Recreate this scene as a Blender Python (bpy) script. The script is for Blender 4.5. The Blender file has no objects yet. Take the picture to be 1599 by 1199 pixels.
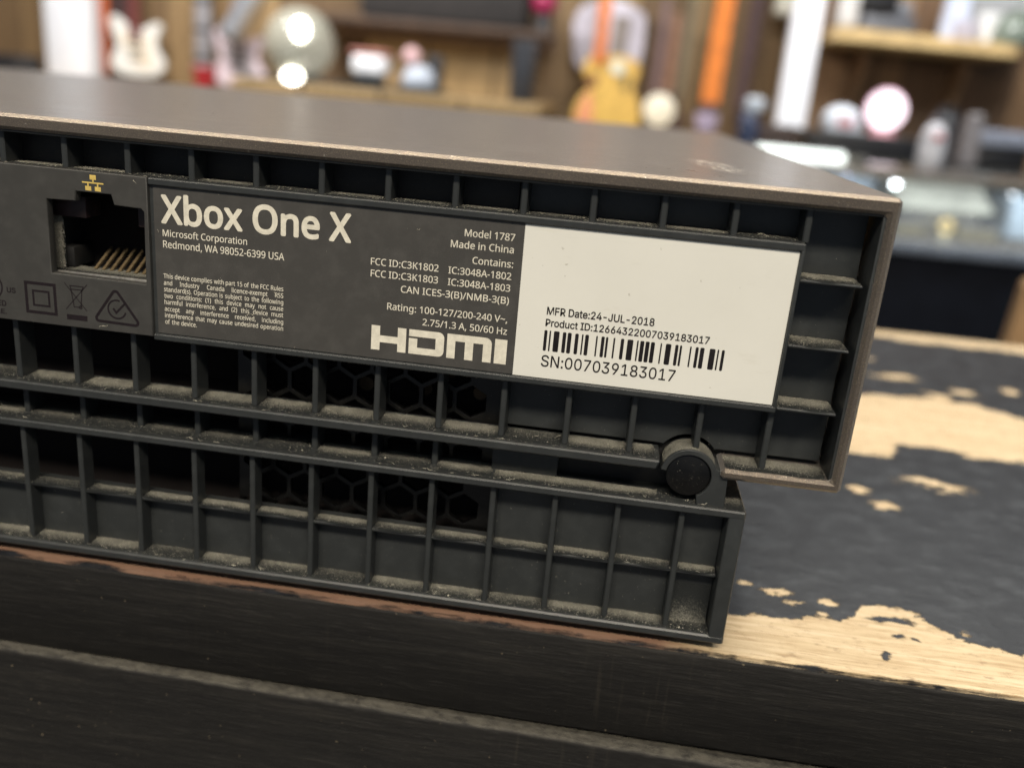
import bpy, bmesh, math, random, os
from mathutils import Matrix, Vector
from mathutils.geometry import tessellate_polygon

random.seed(7)
sc = bpy.context.scene
COL = sc.collection

# ------------------------------------------------------------------ camera
cd = bpy.data.cameras.new('camera')
cd.sensor_width = 36.0
cd.lens = 31.426
cd.clip_start = 0.005
cd.clip_end = 60.0
cd.dof.use_dof = True
cd.dof.focus_distance = 0.1115
cd.dof.aperture_fstop = 14.5
cam = bpy.data.objects.new('camera', cd)
COL.objects.link(cam)
R = [[0.98897258, 0.12213979, 0.08375621], [0.11722622, -0.29998762, -0.94671297], [-0.09050549, 0.94609159, -0.31099752]]
cam.matrix_world = Matrix(((R[0][0], -R[1][0], -R[2][0], -0.021795), (R[0][1], -R[1][1], -R[2][1], -0.105499),
                           (R[0][2], -R[1][2], -R[2][2], 0.069018), (0, 0, 0, 1)))
sc.camera = cam

# ------------------------------------------------------------------ world, lamps, exposure
w = bpy.data.worlds.new('World')
sc.world = w
w.use_nodes = True
w.node_tree.nodes['Background'].inputs[0].default_value = (0.72, 0.84, 1.0, 1)
w.node_tree.nodes['Background'].inputs[1].default_value = 0.20


def area(name, loc, target, sx, sy, power, col):
    l = bpy.data.lights.new(name, 'AREA')
    l.shape = 'RECTANGLE'
    l.size, l.size_y = sx, sy
    l.energy, l.color = power, col
    o = bpy.data.objects.new(name, l)
    COL.objects.link(o)
    o.location = loc
    o.rotation_euler = (Vector(target) - Vector(loc)).to_track_quat('-Z', 'Y').to_euler()
    return o


WARM = (1.0, 0.89, 0.735)
area('ceiling_lamp', (0.08, -0.95, 1.10), (-0.03, 0.0, 0.03), 1.10, 0.16, 27.5, WARM)          # long fitting in front, over the viewer
area('ceiling_lamp', (-0.45, -0.02, 1.45), (-0.45, 0.0, 0.0), 2.00, 0.20, 22.0, WARM)            # long fitting straight above
area('ceiling_lamp', (0.62, 0.75, 2.1), (0.05, 0.1, 0.0), 0.9, 0.35, 30.0, (1.0, 0.90, 0.74))    # behind and above it
area('ceiling_lamp', (-2.2, 3.3, 2.2), (-2.4, 5.4, 0.1), 1.6, 0.4, 150.0, (1.0, 0.97, 0.94))
area('ceiling_lamp', (0.7, 2.7, 1.9), (0.8, 5.0, 0.15), 1.6, 0.4, 80.0, (1.0, 0.97, 0.94))
area('ceiling_lamp', (0.9, 1.3, 2.2), (0.8, 2.2, 0.0), 0.9, 0.3, 55.0, (0.85, 0.93, 1.0))

sc.view_settings.view_transform = 'Standard'
sc.view_settings.look = 'None'
sc.view_settings.gamma = 1.0
sc.view_settings.exposure = 0.0
sc.view_settings.use_curve_mapping = False
sc.cycles.use_denoising = True
sc.cycles.denoising_prefilter = 'FAST'
sc.cycles.sample_clamp_indirect = 6.0
sc.cycles.max_bounces = 8


# ------------------------------------------------------------------ helpers
class MB:
    """Collects shapes and links them as one mesh object. Lengths in millimetres times s."""

    def __init__(self, s=0.001, off=(0, 0, 0)):
        self.v, self.f, self.s, self.o = [], [], s, off

    def add(self, vs, fs):
        n = len(self.v)
        self.v += [tuple(p) for p in vs]
        self.f += [tuple(i + n for i in f) for f in fs]
        return self

    def bm(self, b):
        b.verts.index_update()
        self.add([v.co[:] for v in b.verts], [[v.index for v in f.verts] for f in b.faces])
        b.free()
        return self

    def box(self, x0, x1, y0, y1, z0, z1, bev=0.0, seg=2):
        b = bmesh.new()
        bmesh.ops.create_cube(b, size=1.0)
        for v in b.verts:
            v.co = ((x0 + x1) / 2 + v.co.x * (x1 - x0), (y0 + y1) / 2 + v.co.y * (y1 - y0), (z0 + z1) / 2 + v.co.z * (z1 - z0))
        if bev:
            bmesh.ops.bevel(b, geom=b.edges[:], offset=bev, segments=seg, profile=0.5, affect='EDGES')
        return self.bm(b)

    def hexa(self, pts, bev=0.0):
        b = bmesh.new()
        v = [b.verts.new(p) for p in pts]
        for f in ((0, 3, 2, 1), (4, 5, 6, 7), (0, 1, 5, 4), (1, 2, 6, 5), (2, 3, 7, 6), (3, 0, 4, 7)):
            b.faces.new([v[i] for i in f])
        bmesh.ops.recalc_face_normals(b, faces=b.faces[:])
        if bev:
            bmesh.ops.bevel(b, geom=b.edges[:], offset=bev, segments=1, profile=0.5, affect='EDGES')
        return self.bm(b)

    def plate(self, outline, holes, y0, y1, bev=0.0, res=2):
        """outline/holes in (x, z); front at y0, back at y1."""
        c = bpy.data.curves.new('tmp', 'CURVE')
        c.dimensions, c.fill_mode = '2D', 'BOTH'
        h = (y1 - y0) / 2
        c.extrude, c.bevel_depth, c.offset, c.bevel_resolution = h - bev, bev, -bev, res
        for loop in [outline] + list(holes):
            s = c.splines.new('POLY')
            s.points.add(len(loop) - 1)
            for p, q in zip(s.points, loop):
                p.co = (q[0], q[1], 0, 1)
            s.use_cyclic_u = True
        o = bpy.data.objects.new('tmp', c)
        COL.objects.link(o)
        me = o.evaluated_get(bpy.context.evaluated_depsgraph_get()).to_mesh()
        ym = (y0 + y1) / 2
        self.add([(v.co.x, ym - v.co.z, v.co.y) for v in me.vertices], [tuple(p.vertices) for p in me.polygons])
        o.to_mesh_clear()
        bpy.data.objects.remove(o)
        bpy.data.curves.remove(c)
        return self

    def flat(self, pts, y):
        tri = tessellate_polygon([[Vector((p[0], p[1], 0)) for p in pts]])
        return self.add([(p[0], y, p[1]) for p in pts], [tuple(t) for t in tri])

    def stroke(self, pts, wd, y, closed=False):
        n = len(pts)
        L, Rr = [], []
        for i in range(n):
            a = Vector(pts[i - 1] if (i or closed) else pts[i])
            c = Vector(pts[(i + 1) % n] if (i < n - 1 or closed) else pts[i])
            p = Vector(pts[i])
            d1 = (p - a).normalized() if (p - a).length else (c - p).normalized()
            d2 = (c - p).normalized() if (c - p).length else d1
            t = (d1 + d2).normalized()
            m = Vector((-t.y, t.x))
            k = wd / 2 / max(0.4, m.dot(Vector((-d1.y, d1.x))))
            L.append(p + m * k)
            Rr.append(p - m * k)
        vs = [(p.x, y, p.y) for p in L] + [(p.x, y, p.y) for p in Rr]
        rng = range(n if closed else n - 1)
        return self.add(vs, [(i, (i + 1) % n, n + (i + 1) % n, n + i) for i in rng])

    def lathe(self, prof, c, seg=32, axis='z'):
        vs, fs = [], []
        m = len(prof)
        for k in range(seg):
            a = 2 * math.pi * k / seg
            for r, h in prof:
                p = (r * math.cos(a), r * math.sin(a), h)
                if axis == 'y':
                    p = (p[0], p[2], -p[1])
                if axis == 'x':
                    p = (p[2], p[0], p[1])
                vs.append((c[0] + p[0], c[1] + p[1], c[2] + p[2]))
        for k in range(seg):
            for i in range(m - 1):
                a, b = k * m + i, ((k + 1) % seg) * m + i
                fs.append((a, b, b + 1, a + 1))
        return self.add(vs, fs)

    def sphere(self, c, r, sx=1, sy=1, sz=1, u=24, v=14):
        b = bmesh.new()
        bmesh.ops.create_uvsphere(b, u_segments=u, v_segments=v, radius=r)
        for q in b.verts:
            q.co = (c[0] + q.co.x * sx, c[1] + q.co.y * sy, c[2] + q.co.z * sz)
        return self.bm(b)

    def rod(self, p, q, r, r2=None, n=12):
        p, q = Vector(p), Vector(q)
        r2 = r if r2 is None else r2
        d = (q - p).normalized()
        a = d.orthogonal().normalized()
        b = d.cross(a)
        vs = []
        for c, rr in ((p, r), (q, r2)):
            for k in range(n):
                t = 2 * math.pi * k / n
                vs.append(c + (a * math.cos(t) + b * math.sin(t)) * rr)
        return self.add(vs, [(k, (k + 1) % n, n + (k + 1) % n, n + k) for k in range(n)] + [tuple(range(n))[::-1], tuple(range(n, 2 * n))])

    def build(self, name, mat, parent=None, ang=0.6, smooth=True):
        me = bpy.data.meshes.new(name)
        me.from_pydata([((x + self.o[0]) * self.s, (y + self.o[1]) * self.s, (z + self.o[2]) * self.s) for x, y, z in self.v], [], self.f)
        b = bmesh.new()
        b.from_mesh(me)
        bmesh.ops.recalc_face_normals(b, faces=b.faces[:])
        b.to_mesh(me)
        b.free()
        me.materials.append(mat)
        if smooth:
            me.shade_smooth()
            me.set_sharp_from_angle(angle=ang)
        o = bpy.data.objects.new(name, me)
        COL.objects.link(o)
        if parent is not None:
            put(o, parent)
        return o


def put(o, parent):
    o.parent = parent
    p, L = parent, Vector((0, 0, 0))
    while p is not None:
        L += p.location + (p.matrix_parent_inverse.translation if p.parent else Vector((0, 0, 0)))
        p = p.parent
    o.matrix_parent_inverse = Matrix.Translation(-L)


def tag(o, label=None, cat=None, group=None, kind=None):
    for k, v in (('label', label), ('category', cat), ('group', group), ('kind', kind)):
        if v:
            o[k] = v
    return o


def thing(name, loc, label, cat, group=None):
    o = bpy.data.objects.new(name, None)
    COL.objects.link(o)
    o.empty_display_size = 0.01
    o.location = loc
    return tag(o, label, cat, group)


def smooth_loop(pts, n=5):
    out, m = [], len(pts)
    for i in range(m):
        p0, p1, p2, p3 = (Vector(pts[(i + k - 1) % m]) for k in range(4))
        for j in range(n):
            t = j / n
            out.append(tuple(0.5 * (2 * p1 + (p2 - p0) * t + (2 * p0 - 5 * p1 + 4 * p2 - p3) * t * t + (3 * p1 - p0 - 3 * p2 + p3) * t ** 3)))
    return out


# ------------------------------------------------------------------ materials
class NT:
    def __init__(self, name):
        self.m = bpy.data.materials.new(name)
        self.m.use_nodes = True
        self.t = self.m.node_tree
        self.b = self.t.nodes['Principled BSDF']
        self._c = None

    def n(self, typ, **kw):
        x = self.t.nodes.new(typ)
        for k, v in kw.items():
            setattr(x, k, v)
        return x

    def link(self, a, b):
        self.t.links.new(a, b)

    def val(self, sock, v):
        if hasattr(v, 'is_linked') or hasattr(v, 'links'):
            self.link(v, sock)
        else:
            sock.default_value = v

    def mm(self):
        if self._c is None:
            tc = self.n('ShaderNodeTexCoord')
            s = self.n('ShaderNodeVectorMath', operation='SCALE')
            s.inputs['Scale'].default_value = 1000.0
            self.link(tc.outputs['Object'], s.inputs[0])
            self._c = s.outputs[0]
        return self._c

    def math(self, op, a, b=0.0, c=None):
        x = self.n('ShaderNodeMath', operation=op)
        self.val(x.inputs[0], a)
        self.val(x.inputs[1], b)
        if c is not None:
            self.val(x.inputs[2], c)
        return x.outputs[0]

    def noise(self, scale, stretch=(1, 1, 1), detail=3.0, rough=0.55, off=(0, 0, 0)):
        mp = self.n('ShaderNodeMapping')
        mp.inputs['Scale'].default_value = [scale * k for k in stretch]
        mp.inputs['Location'].default_value = off
        self.link(self.mm(), mp.inputs[0])
        x = self.n('ShaderNodeTexNoise')
        x.inputs['Scale'].default_value = 1.0
        x.inputs['Detail'].default_value = detail
        x.inputs['Roughness'].default_value = rough
        self.link(mp.outputs[0], x.inputs['Vector'])
        return x.outputs['Fac']

    def ramp(self, fac, stops):
        x = self.n('ShaderNodeValToRGB')
        e = x.color_ramp.elements
        while len(e) < len(stops):
            e.new(0.5)
        for k, (p, c) in enumerate(stops):
            e[k].position = p
            e[k].color = c if len(c) == 4 else (*c, 1)
        self.link(fac, x.inputs[0])
        return x.outputs[0]

    def step(self, v, lo, hi):
        x = self.n('ShaderNodeMapRange')
        x.inputs['From Min'].default_value = lo
        x.inputs['From Max'].default_value = hi
        self.val(x.inputs['Value'], v)
        return x.outputs[0]

    def mix(self, fac, a, b):
        x = self.n('ShaderNodeMix', data_type='RGBA')
        self.val(x.inputs[0], fac)
        for s, v in ((x.inputs[6], a), (x.inputs[7], b)):
            if isinstance(v, tuple) and len(v) == 3:
                v = (*v, 1)
            self.val(s, v)
        return x.outputs[2]

    def bump(self, h, dist_mm, strength=1.0, prev=None):
        x = self.n('ShaderNodeBump')
        x.inputs['Distance'].default_value = dist_mm * 0.001
        x.inputs['Strength'].default_value = strength
        self.val(x.inputs['Height'], h)
        if prev is not None:
            self.link(prev, x.inputs['Normal'])
        return x.outputs[0]

    def out(self, col=None, rough=None, spec=None, metal=None, normal=None, **kw):
        for k, v in (('Base Color', col), ('Roughness', rough), ('Specular IOR Level', spec), ('Metallic', metal), ('Normal', normal)):
            if v is not None:
                if isinstance(v, tuple) and len(v) == 3:
                    v = (*v, 1)
                self.val(self.b.inputs[k], v)
        for k, v in kw.items():
            self.val(self.b.inputs[k.replace('_', ' ')], v)
        return self.m


def simple(name, col, rough=0.5, spec=0.5, metal=0.0, var=0.25, scale=0.02, **kw):
    """A plain surface with a little mottling of its own."""
    t = NT(name)
    f = t.noise(scale, detail=4.0)
    lo = tuple(c * (1 - var) for c in col)
    hi = tuple(min(1, c * (1 + var)) for c in col)
    return t.out(t.ramp(f, [(0.3, lo), (0.7, hi)]), rough, spec, metal, **kw)


def emit(name, col, strength):
    t = NT(name)
    return t.out((0.02, 0.02, 0.02), 0.4, Emission_Color=(*col, 1), Emission_Strength=strength)


def mat_plastic(name, col, rough=0.5, dust=0.5, grain=7.0):
    t = NT(name)
    g = t.noise(grain, detail=2.0)
    f = t.noise(0.35, detail=5.0, rough=0.65)
    sp = t.step(t.noise(4.2, detail=2.0, off=(3, 9, 4)), 0.72, 0.78)          # fine specks of lint
    c = t.mix(t.step(f, 0.45, 0.75), col, tuple(k * 1.25 + 0.003 for k in col))
    c = t.mix(t.math('MULTIPLY', sp, dust), c, (0.20, 0.185, 0.14))
    r = t.math('ADD', t.math('MULTIPLY', f, 0.16), rough - 0.08)
    return t.out(c, r, 0.45, 0.0, t.bump(g, 0.018, 0.55))


def mat_shell():
    t = NT('bronze_flake_paint')
    fl = t.noise(8.0, detail=2.0)
    big = t.noise(0.12, detail=4.0)
    c = t.mix(t.step(big, 0.3, 0.7), (0.122, 0.103, 0.087), (0.152, 0.130, 0.110))
    c = t.mix(t.step(fl, 0.54, 0.74), c, (0.42, 0.335, 0.22))
    # a pale scuffed patch near the rear corner and faint specks on the top
    sep = t.n('ShaderNodeSeparateXYZ')
    t.link(t.mm(), sep.inputs[0])
    ex = t.math('DIVIDE', t.math('SUBTRACT', sep.outputs[0], -8.3), 3.4)
    ey = t.math('DIVIDE', t.math('SUBTRACT', sep.outputs[1], 29.0), 10.0)
    tilt = t.math('ADD', ey, t.math('MULTIPLY', ex, 0.55))
    d = t.math('SQRT', t.math('ADD', t.math('MULTIPLY', ex, ex), t.math('MULTIPLY', tilt, tilt)))
    sc1 = t.math('MULTIPLY', t.step(d, 1.15, 0.7), t.step(t.noise(1.2, (1, 0.45, 1), 3.0), 0.52, 0.60))
    c = t.mix(t.math('MULTIPLY', sc1, 0.95), c, (0.80, 0.74, 0.62))
    lint = t.step(t.noise(2.1, (1, 0.6, 1), 2.0, off=(5, 1, 7)), 0.705, 0.75)
    c = t.mix(t.math('MULTIPLY', lint, 0.7), c, (0.60, 0.57, 0.50))
    smear = t.noise(0.30, (1, 0.6, 1), 5.0, 0.7, (4, 4, 4))
    rg = t.math('ADD', t.math('ADD', t.math('MULTIPLY', big, 0.10), 0.20), t.math('MULTIPLY', smear, 0.11))
    return t.out(c, rg, 0.5, 0.55, t.bump(fl, 0.02, 0.6), Sheen_Weight=0.45, Sheen_Roughness=0.4, Sheen_Tint=(0.80, 0.82, 0.84, 1))


def mat_dust():
    t = NT('grey_beige_dust')
    a = t.noise(6.5, detail=4.0, rough=0.8)
    b = t.noise(0.45, detail=3.0)
    c = t.ramp(a, [(0.34, (0.11, 0.107, 0.092)), (0.52, (0.275, 0.268, 0.225)), (0.72, (0.47, 0.455, 0.385))])
    c = t.mix(t.step(b, 0.20, 0.6), (0.13, 0.127, 0.108), c)
    at = t.n('ShaderNodeAttribute', attribute_name='cover')
    f = t.noise(9.0, detail=3.0, off=(2, 6, 1))
    m = t.math('ADD', at.outputs['Fac'], t.math('MULTIPLY', t.math('SUBTRACT', f, 0.5), 1.7))
    c = t.mix(t.step(m, 0.22, 0.58), (0.0285, 0.0315, 0.032), c)
    return t.out(c, 0.95, 0.1, 0.0, t.bump(a, 0.22, 1.0))


def mat_table():
    t = NT('worn_black_paint_on_pine')
    sep = t.n('ShaderNodeSeparateXYZ')
    t.link(t.mm(), sep.inputs[0])
    X, Y, Z = sep.outputs
    nb = t.math('SUBTRACT', t.noise(0.16, (1, 1.6, 1), 6.0, 0.65), 0.5)
    nf = t.math('SUBTRACT', t.noise(0.9, (1, 1.5, 1), 4.0, 0.6, (4, 2, 0)), 0.5)
    nx_ = t.math('SUBTRACT', t.noise(3.2, (0.8, 1.3, 1), 3.0, 0.6, (8, 5, 2)), 0.5)
    Xw = t.math('ADD', X, t.math('MULTIPLY', nb, 5.0))
    nl = t.math('SUBTRACT', t.noise(0.05, (0.7, 1.6, 1), 4.0, 0.6, (3, 1, 7)), 0.5)
    Yw = t.math('ADD', Y, t.math('ADD', t.math('ADD', t.math('MULTIPLY', nb, 6.5), t.math('MULTIPLY', nl, t.math('MULTIPLY', t.step(Y, 25.0, 110.0), 30.0))), t.math('ADD', t.math('MULTIPLY', nf, 1.9), t.math('MULTIPLY', nx_, 0.9))))

    def fc(pts, x0, x1, ymax):
        x = t.n('ShaderNodeFloatCurve')
        cv = x.mapping.curves[0]
        q = [((px - x0) / (x1 - x0), py / ymax) for px, py in pts]
        cv.points[0].location = q[0]
        cv.points[1].location = q[-1]
        for p in q[1:-1]:
            cv.points.new(*p)
        for p in cv.points:
            p.handle_type = 'VECTOR'
        x.mapping.update()
        t.link(t.step(Xw, x0, x1), x.inputs['Value'])
        return t.math('MULTIPLY', x.outputs[0], ymax)

    ya = fc([(-60, 11.5), (1, 10.4), (7, 11.7), (13, 12.4), (17, 12.6), (20, 14.6), (22.5, 19.0), (27.5, 18.6), (30.5, 17.0), (33, 12.0), (38, 11.3), (43, 10.7), (90, 9)], -60, 90, 40)
    dA = t.math('SUBTRACT', ya, Yw)
    yl = fc([(0, 88), (36, 86), (44, 86), (48, 91), (58, 92.5), (65, 89.5), (75, 92), (140, 96)], 0, 140, 200)
    yh = fc([(0, 118), (36, 122), (48, 130), (59, 134), (72, 137), (79, 133), (90, 127), (140, 122)], 0, 140, 200)
    dB = t.math('MINIMUM', t.math('SUBTRACT', Yw, yl), t.math('SUBTRACT', yh, Yw))
    dC = t.math('SUBTRACT', Yw, 201.0)
    d = t.math('MAXIMUM', t.math('MAXIMUM', dA, dB), dC)
    cmb = t.n('ShaderNodeCombineXYZ')
    t.link(Xw, cmb.inputs[0])
    t.link(Yw, cmb.inputs[1])

    def ell(cx, cy, rx, ry):
        s = t.n('ShaderNodeVectorMath', operation='SUBTRACT')
        t.link(cmb.outputs[0], s.inputs[0])
        s.inputs[1].default_value = (cx, cy, 0)
        m = t.n('ShaderNodeVectorMath', operation='MULTIPLY')
        t.link(s.outputs[0], m.inputs[0])
        m.inputs[1].default_value = (1 / rx, 1 / ry, 0)
        l = t.n('ShaderNodeVectorMath', operation='LENGTH')
        t.link(m.outputs[0], l.inputs[0])
        return t.math('MULTIPLY', t.math('SUBTRACT', 1.0, l.outputs['Value']), min(rx, ry))

    for e in ((63, 153, 7, 2.0), (80, 142, 3.2, 1.8), (95, 149, 2.4, 2.4), (49.5, 70.8, 6.5, 1.5), (32.3, 64.5, 2.4, 2.2), (36.3, 57.6, 2.8, 1.7),
              (9.3, 18.9, 2.6, 0.85), (17.2, 18.2, 1.7, 1.0), (11.8, 16.6, 1.6, 0.5), (5.0, 20.5, 1.2, 0.7), (62, 170, 1.6, 1.6), (14.8, 13.4, 0.9, 0.7), (35.2, 13.6, 0.8, 0.4)):
        d = t.math('MAXIMUM', d, ell(*e))
    for e in ((25.5, 15.1, 3.3, 0.9), (25.2, 10.6, 0.8, 0.45), (27.8, 10.9, 0.7, 0.7), (22.3, 5.6, 0.55, 0.8)):
        d = t.math('MINIMUM', d, t.math('MULTIPLY', ell(*e), -1.0))
    # the black of the front face laps over the front edge
    d = t.math('MINIMUM', d, t.math('SUBTRACT', Y, t.math('ADD', 0.40, t.math('ADD', t.math('MULTIPLY', t.math('SUBTRACT', t.noise(0.07, (1, 0.3, 0.3), 3.0, 0.5, (5, 5, 5)), 0.5), 2.2), t.math('MULTIPLY', nf, 0.35)))))
    scuff = t.math('SUBTRACT', t.noise(1.0, (0.28, 3.4, 3.4), 4.0, 0.7, (1, 9, 4)), 0.5)
    d = t.math('ADD', d, t.math('MULTIPLY', scuff, t.math('ADD', 0.9, t.math('MULTIPLY', t.step(Y, 20.0, 100.0), 5.0))))
    bare = t.step(d, -0.10, 0.16)
    # pine
    g1 = t.noise(1.0, (0.035, 0.9, 0.9), 4.0, 0.6)
    g2 = t.noise(1.0, (0.20, 3.6, 3.6), 3.0, 0.65, (7, 3, 1))
    wood = t.ramp(g1, [(0.30, (0.32, 0.235, 0.135)), (0.5, (0.45, 0.355, 0.225)), (0.72, (0.53, 0.435, 0.30))])
    wood = t.mix(t.math('MULTIPLY', t.step(g2, 0.52, 0.66), 0.72), wood, (0.25, 0.155, 0.075))
    wood = t.mix(t.math('MULTIPLY', t.step(t.noise(0.5, (0.6, 1.2, 1), 5.0, 0.7, (2, 8, 8)), 0.565, 0.68), 0.6), wood, (0.17, 0.105, 0.055))
    red = t.math('MULTIPLY', t.step(t.math('ADD', X, t.math('MULTIPLY', nb, 8.0)), -2.0, -9.0), 0.85)
    wood = t.mix(red, wood, (0.155, 0.080, 0.057))                            # reddish shade under the device, put into the wood colour
    # paint
    p1 = t.noise(0.20, (0.75, 1.15, 1), 7.0, 0.68, (9, 1, 2))
    paint = t.ramp(p1, [(0.3, (0.005, 0.005, 0.0065)), (0.5, (0.012, 0.013, 0.0155)), (0.75, (0.040, 0.044, 0.050))])
    lint = t.step(t.noise(1.7, (1, 1, 1), 2.0, 0.5, (1, 7, 3)), 0.735, 0.77)
    paint = t.mix(t.math('MULTIPLY', lint, 0.4), paint, (0.20, 0.19, 0.16))
    h = t.math('ADD', t.math('MULTIPLY', bare, -0.8), t.math('MULTIPLY', p1, 0.9))
    nrm = t.bump(h, 0.45, 0.7)
    nrm = t.bump(g2, 0.05, 0.5, nrm)
    r = t.math('ADD', t.math('MULTIPLY', bare, 0.20), t.math('ADD', 0.42, t.math('MULTIPLY', p1, 0.20)))
    return t.out(t.mix(bare, paint, wood), r, 0.23, 0.0, nrm)


def mat_board(name='black_painted_board'):
    t = NT(name)
    g = t.noise(1.0, (0.05, 1, 0.9), 6.0, 0.65)
    f = t.noise(1.0, (0.22, 3, 3.2), 4.0, 0.65, (5, 5, 5))
    c = t.ramp(g, [(0.30, (0.005, 0.0047, 0.0045)), (0.55, (0.0085, 0.008, 0.0072)), (0.75, (0.018, 0.0165, 0.014))])
    c = t.mix(t.math('MULTIPLY', t.step(f, 0.56, 0.72), 0.5), c, (0.030, 0.0285, 0.026))
    sp = t.step(t.noise(1.05, (1, 1, 1), 3.0, 0.6, (2, 4, 8)), 0.715, 0.75)
    c = t.mix(t.math('MULTIPLY', sp, 0.6), c, (0.22, 0.18, 0.12))
    # vertical rub marks
    rub = t.math('MULTIPLY', t.step(t.noise(1.0, (0.9, 1, 0.06), 3.0, 0.6, (6, 6, 1)), 0.60, 0.74), t.step(t.noise(0.035, (1, 1, 1), 2.0), 0.48, 0.66))
    c = t.mix(t.math('MULTIPLY', rub, 0.18), c, (0.085, 0.072, 0.052))
    sep = t.n('ShaderNodeSeparateXYZ')
    geo = t.n('ShaderNodeNewGeometry')
    t.link(geo.outputs['Normal'], sep.inputs[0])
    sz = t.n('ShaderNodeSeparateXYZ')
    t.link(t.mm(), sz.inputs[0])
    up = t.math('MULTIPLY', t.step(sep.outputs[2], 0.45, 0.8), t.step(sz.outputs[2], -8.0, -9.0))                                   # dust settles on what faces up
    dn = t.step(t.noise(0.8, (0.6, 1, 1), 5.0, 0.7, (3, 3, 9)), 0.30, 0.60)
    c = t.mix(t.math('MULTIPLY', up, dn), c, (0.062, 0.058, 0.047))
    return t.out(c, t.math('ADD', 0.55, t.math('MULTIPLY', g, 0.2)), 0.3, 0.0, t.bump(t.math('ADD', f, g), 0.16, 0.7))


def mat_planks(name, cols, wide, grain=0.004, axis=0, dark=(0.05, 0.03, 0.018)):
    """Boards side by side, each of its own brown, with dark joints."""
    t = NT(name)
    sep = t.n('ShaderNodeSeparateXYZ')
    t.link(t.mm(), sep.inputs[0])
    u = t.math('DIVIDE', sep.outputs[axis], wide)
    cell = t.math('FLOOR', u)
    fr = t.math('FRACT', u)
    wn = t.n('ShaderNodeTexWhiteNoise', noise_dimensions='1D')
    t.link(cell, wn.inputs['W'])
    st = [1, 1, 1]
    st[axis] = 12
    g = t.noise(grain, tuple(st), 5.0, 0.6)
    c = t.ramp(wn.outputs['Value'], [(k / (len(cols) - 1), cc) for k, cc in enumerate(cols)])
    c = t.mix(t.math('MULTIPLY', t.step(g, 0.4, 0.75), 0.5), c, dark)
    edge = t.math('MINIMUM', fr, t.math('SUBTRACT', 1.0, fr))
    c = t.mix(t.step(edge, 0.03, 0.015), c, dark)
    return t.out(c, 0.6, 0.3, 0.0, t.bump(g, 1.0, 0.5))


M_DARK = mat_plastic('charcoal_plastic', (0.0285, 0.0315, 0.032), 0.37)
M_PANEL = mat_plastic('charcoal_plastic_panel', (0.042, 0.0415, 0.039), 0.55, 0.5)
M_DEEP = mat_plastic('black_plastic', (0.012, 0.012, 0.012), 0.55, 0.5)
M_VOID = simple('matt_black', (0.016, 0.014, 0.014), 0.9, 0.05)
M_CAP = mat_plastic('black_cap_plastic', (0.0015, 0.0015, 0.0015), 0.34, 0.8)
M_SHELL = mat_shell()
M_DUST = mat_dust()
M_SPECK = simple('pale_lint', (0.42, 0.40, 0.33), 0.9, 0.1, 0, 0.5, 3.0)
M_LABEL = mat_plastic('dark_label_film', (0.058, 0.056, 0.052), 0.42, 0.35)
M_SYMBOL = simple('purplish_black_print', (0.013, 0.009, 0.011), 0.5, 0.3, 0, 0.2, 2.0)
M_PRINT = simple('cream_print', (0.72, 0.69, 0.58), 0.55, 0.3, 0, 0.12, 1.5)
M_GOLD = simple('ochre_print', (0.62, 0.46, 0.13), 0.55, 0.3, 0, 0.15, 2.0)
M_INK = simple('black_thermal_print', (0.012, 0.010, 0.011), 0.5, 0.3, 0, 0.4, 1.5)
M_PIN = simple('gilt_contact', (0.33, 0.25, 0.14), 0.5, 0.5, 0.8, 0.3, 2.0)
M_STEEL = simple('dusty_steel', (0.42, 0.41, 0.38), 0.38, 0.5, 0.7, 0.3, 2.0)
M_HOUS = simple('dark_maroon_plastic', (0.030, 0.018, 0.020), 0.5, 0.4, 0, 0.3, 1.0)
M_RUBBER = simple('black_rubber', (0.012, 0.012, 0.012), 0.8, 0.2)
M_BRASS = simple('dim_brass', (0.05, 0.03, 0.012), 0.5, 0.4, 0.3)
M_TABLE = mat_table()
M_BOARD = mat_board()


def mat_sticker():
    t = NT('white_paper_label')
    f = t.noise(0.06, detail=4.0)
    s = t.step(t.noise(0.5, (0.25, 1, 1), 5.0, 0.7, (1, 2, 6)), 0.63, 0.70)
    sp = t.step(t.noise(1.5, detail=2.0, off=(8, 1, 3)), 0.745, 0.77)
    c = t.ramp(f, [(0.3, (0.725, 0.725, 0.665)), (0.7, (0.775, 0.775, 0.715))])
    c = t.mix(t.math('MULTIPLY', s, 0.10), c, (0.45, 0.40, 0.30))
    c = t.mix(t.math('MULTIPLY', sp, 0.4), c, (0.35, 0.32, 0.25))
    return t.out(c, 0.42, 0.35, 0.0, t.bump(f, 0.3, 0.15))


M_STICK = mat_sticker()

# ------------------------------------------------------------------ setting: floor, wall, table
Zc = 55.5                                    # console heights are measured from its top label ledge; the table top is z = 0


def B():
    return MB(0.001, (0, 0, Zc))


g = MB(1).box(-8, 8, -3, 8, -1.02, -1.0)
tag(g.build('floor', simple('grey_floor', (0.16, 0.15, 0.14), 0.6, 0.4, 0, 0.3, 0.002)), kind='structure')

wallm = mat_planks('brown_wall_boards', [(0.17, 0.105, 0.05), (0.33, 0.22, 0.105), (0.12, 0.072, 0.038), (0.27, 0.17, 0.078), (0.075, 0.045, 0.026)], 240)
tag(MB(1).box(-7, 7, 5.5, 5.6, -1.0, 1.6).build('plank_wall', wallm), 'brown wooden board wall behind the guitars and the shelves', 'wall')

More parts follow.
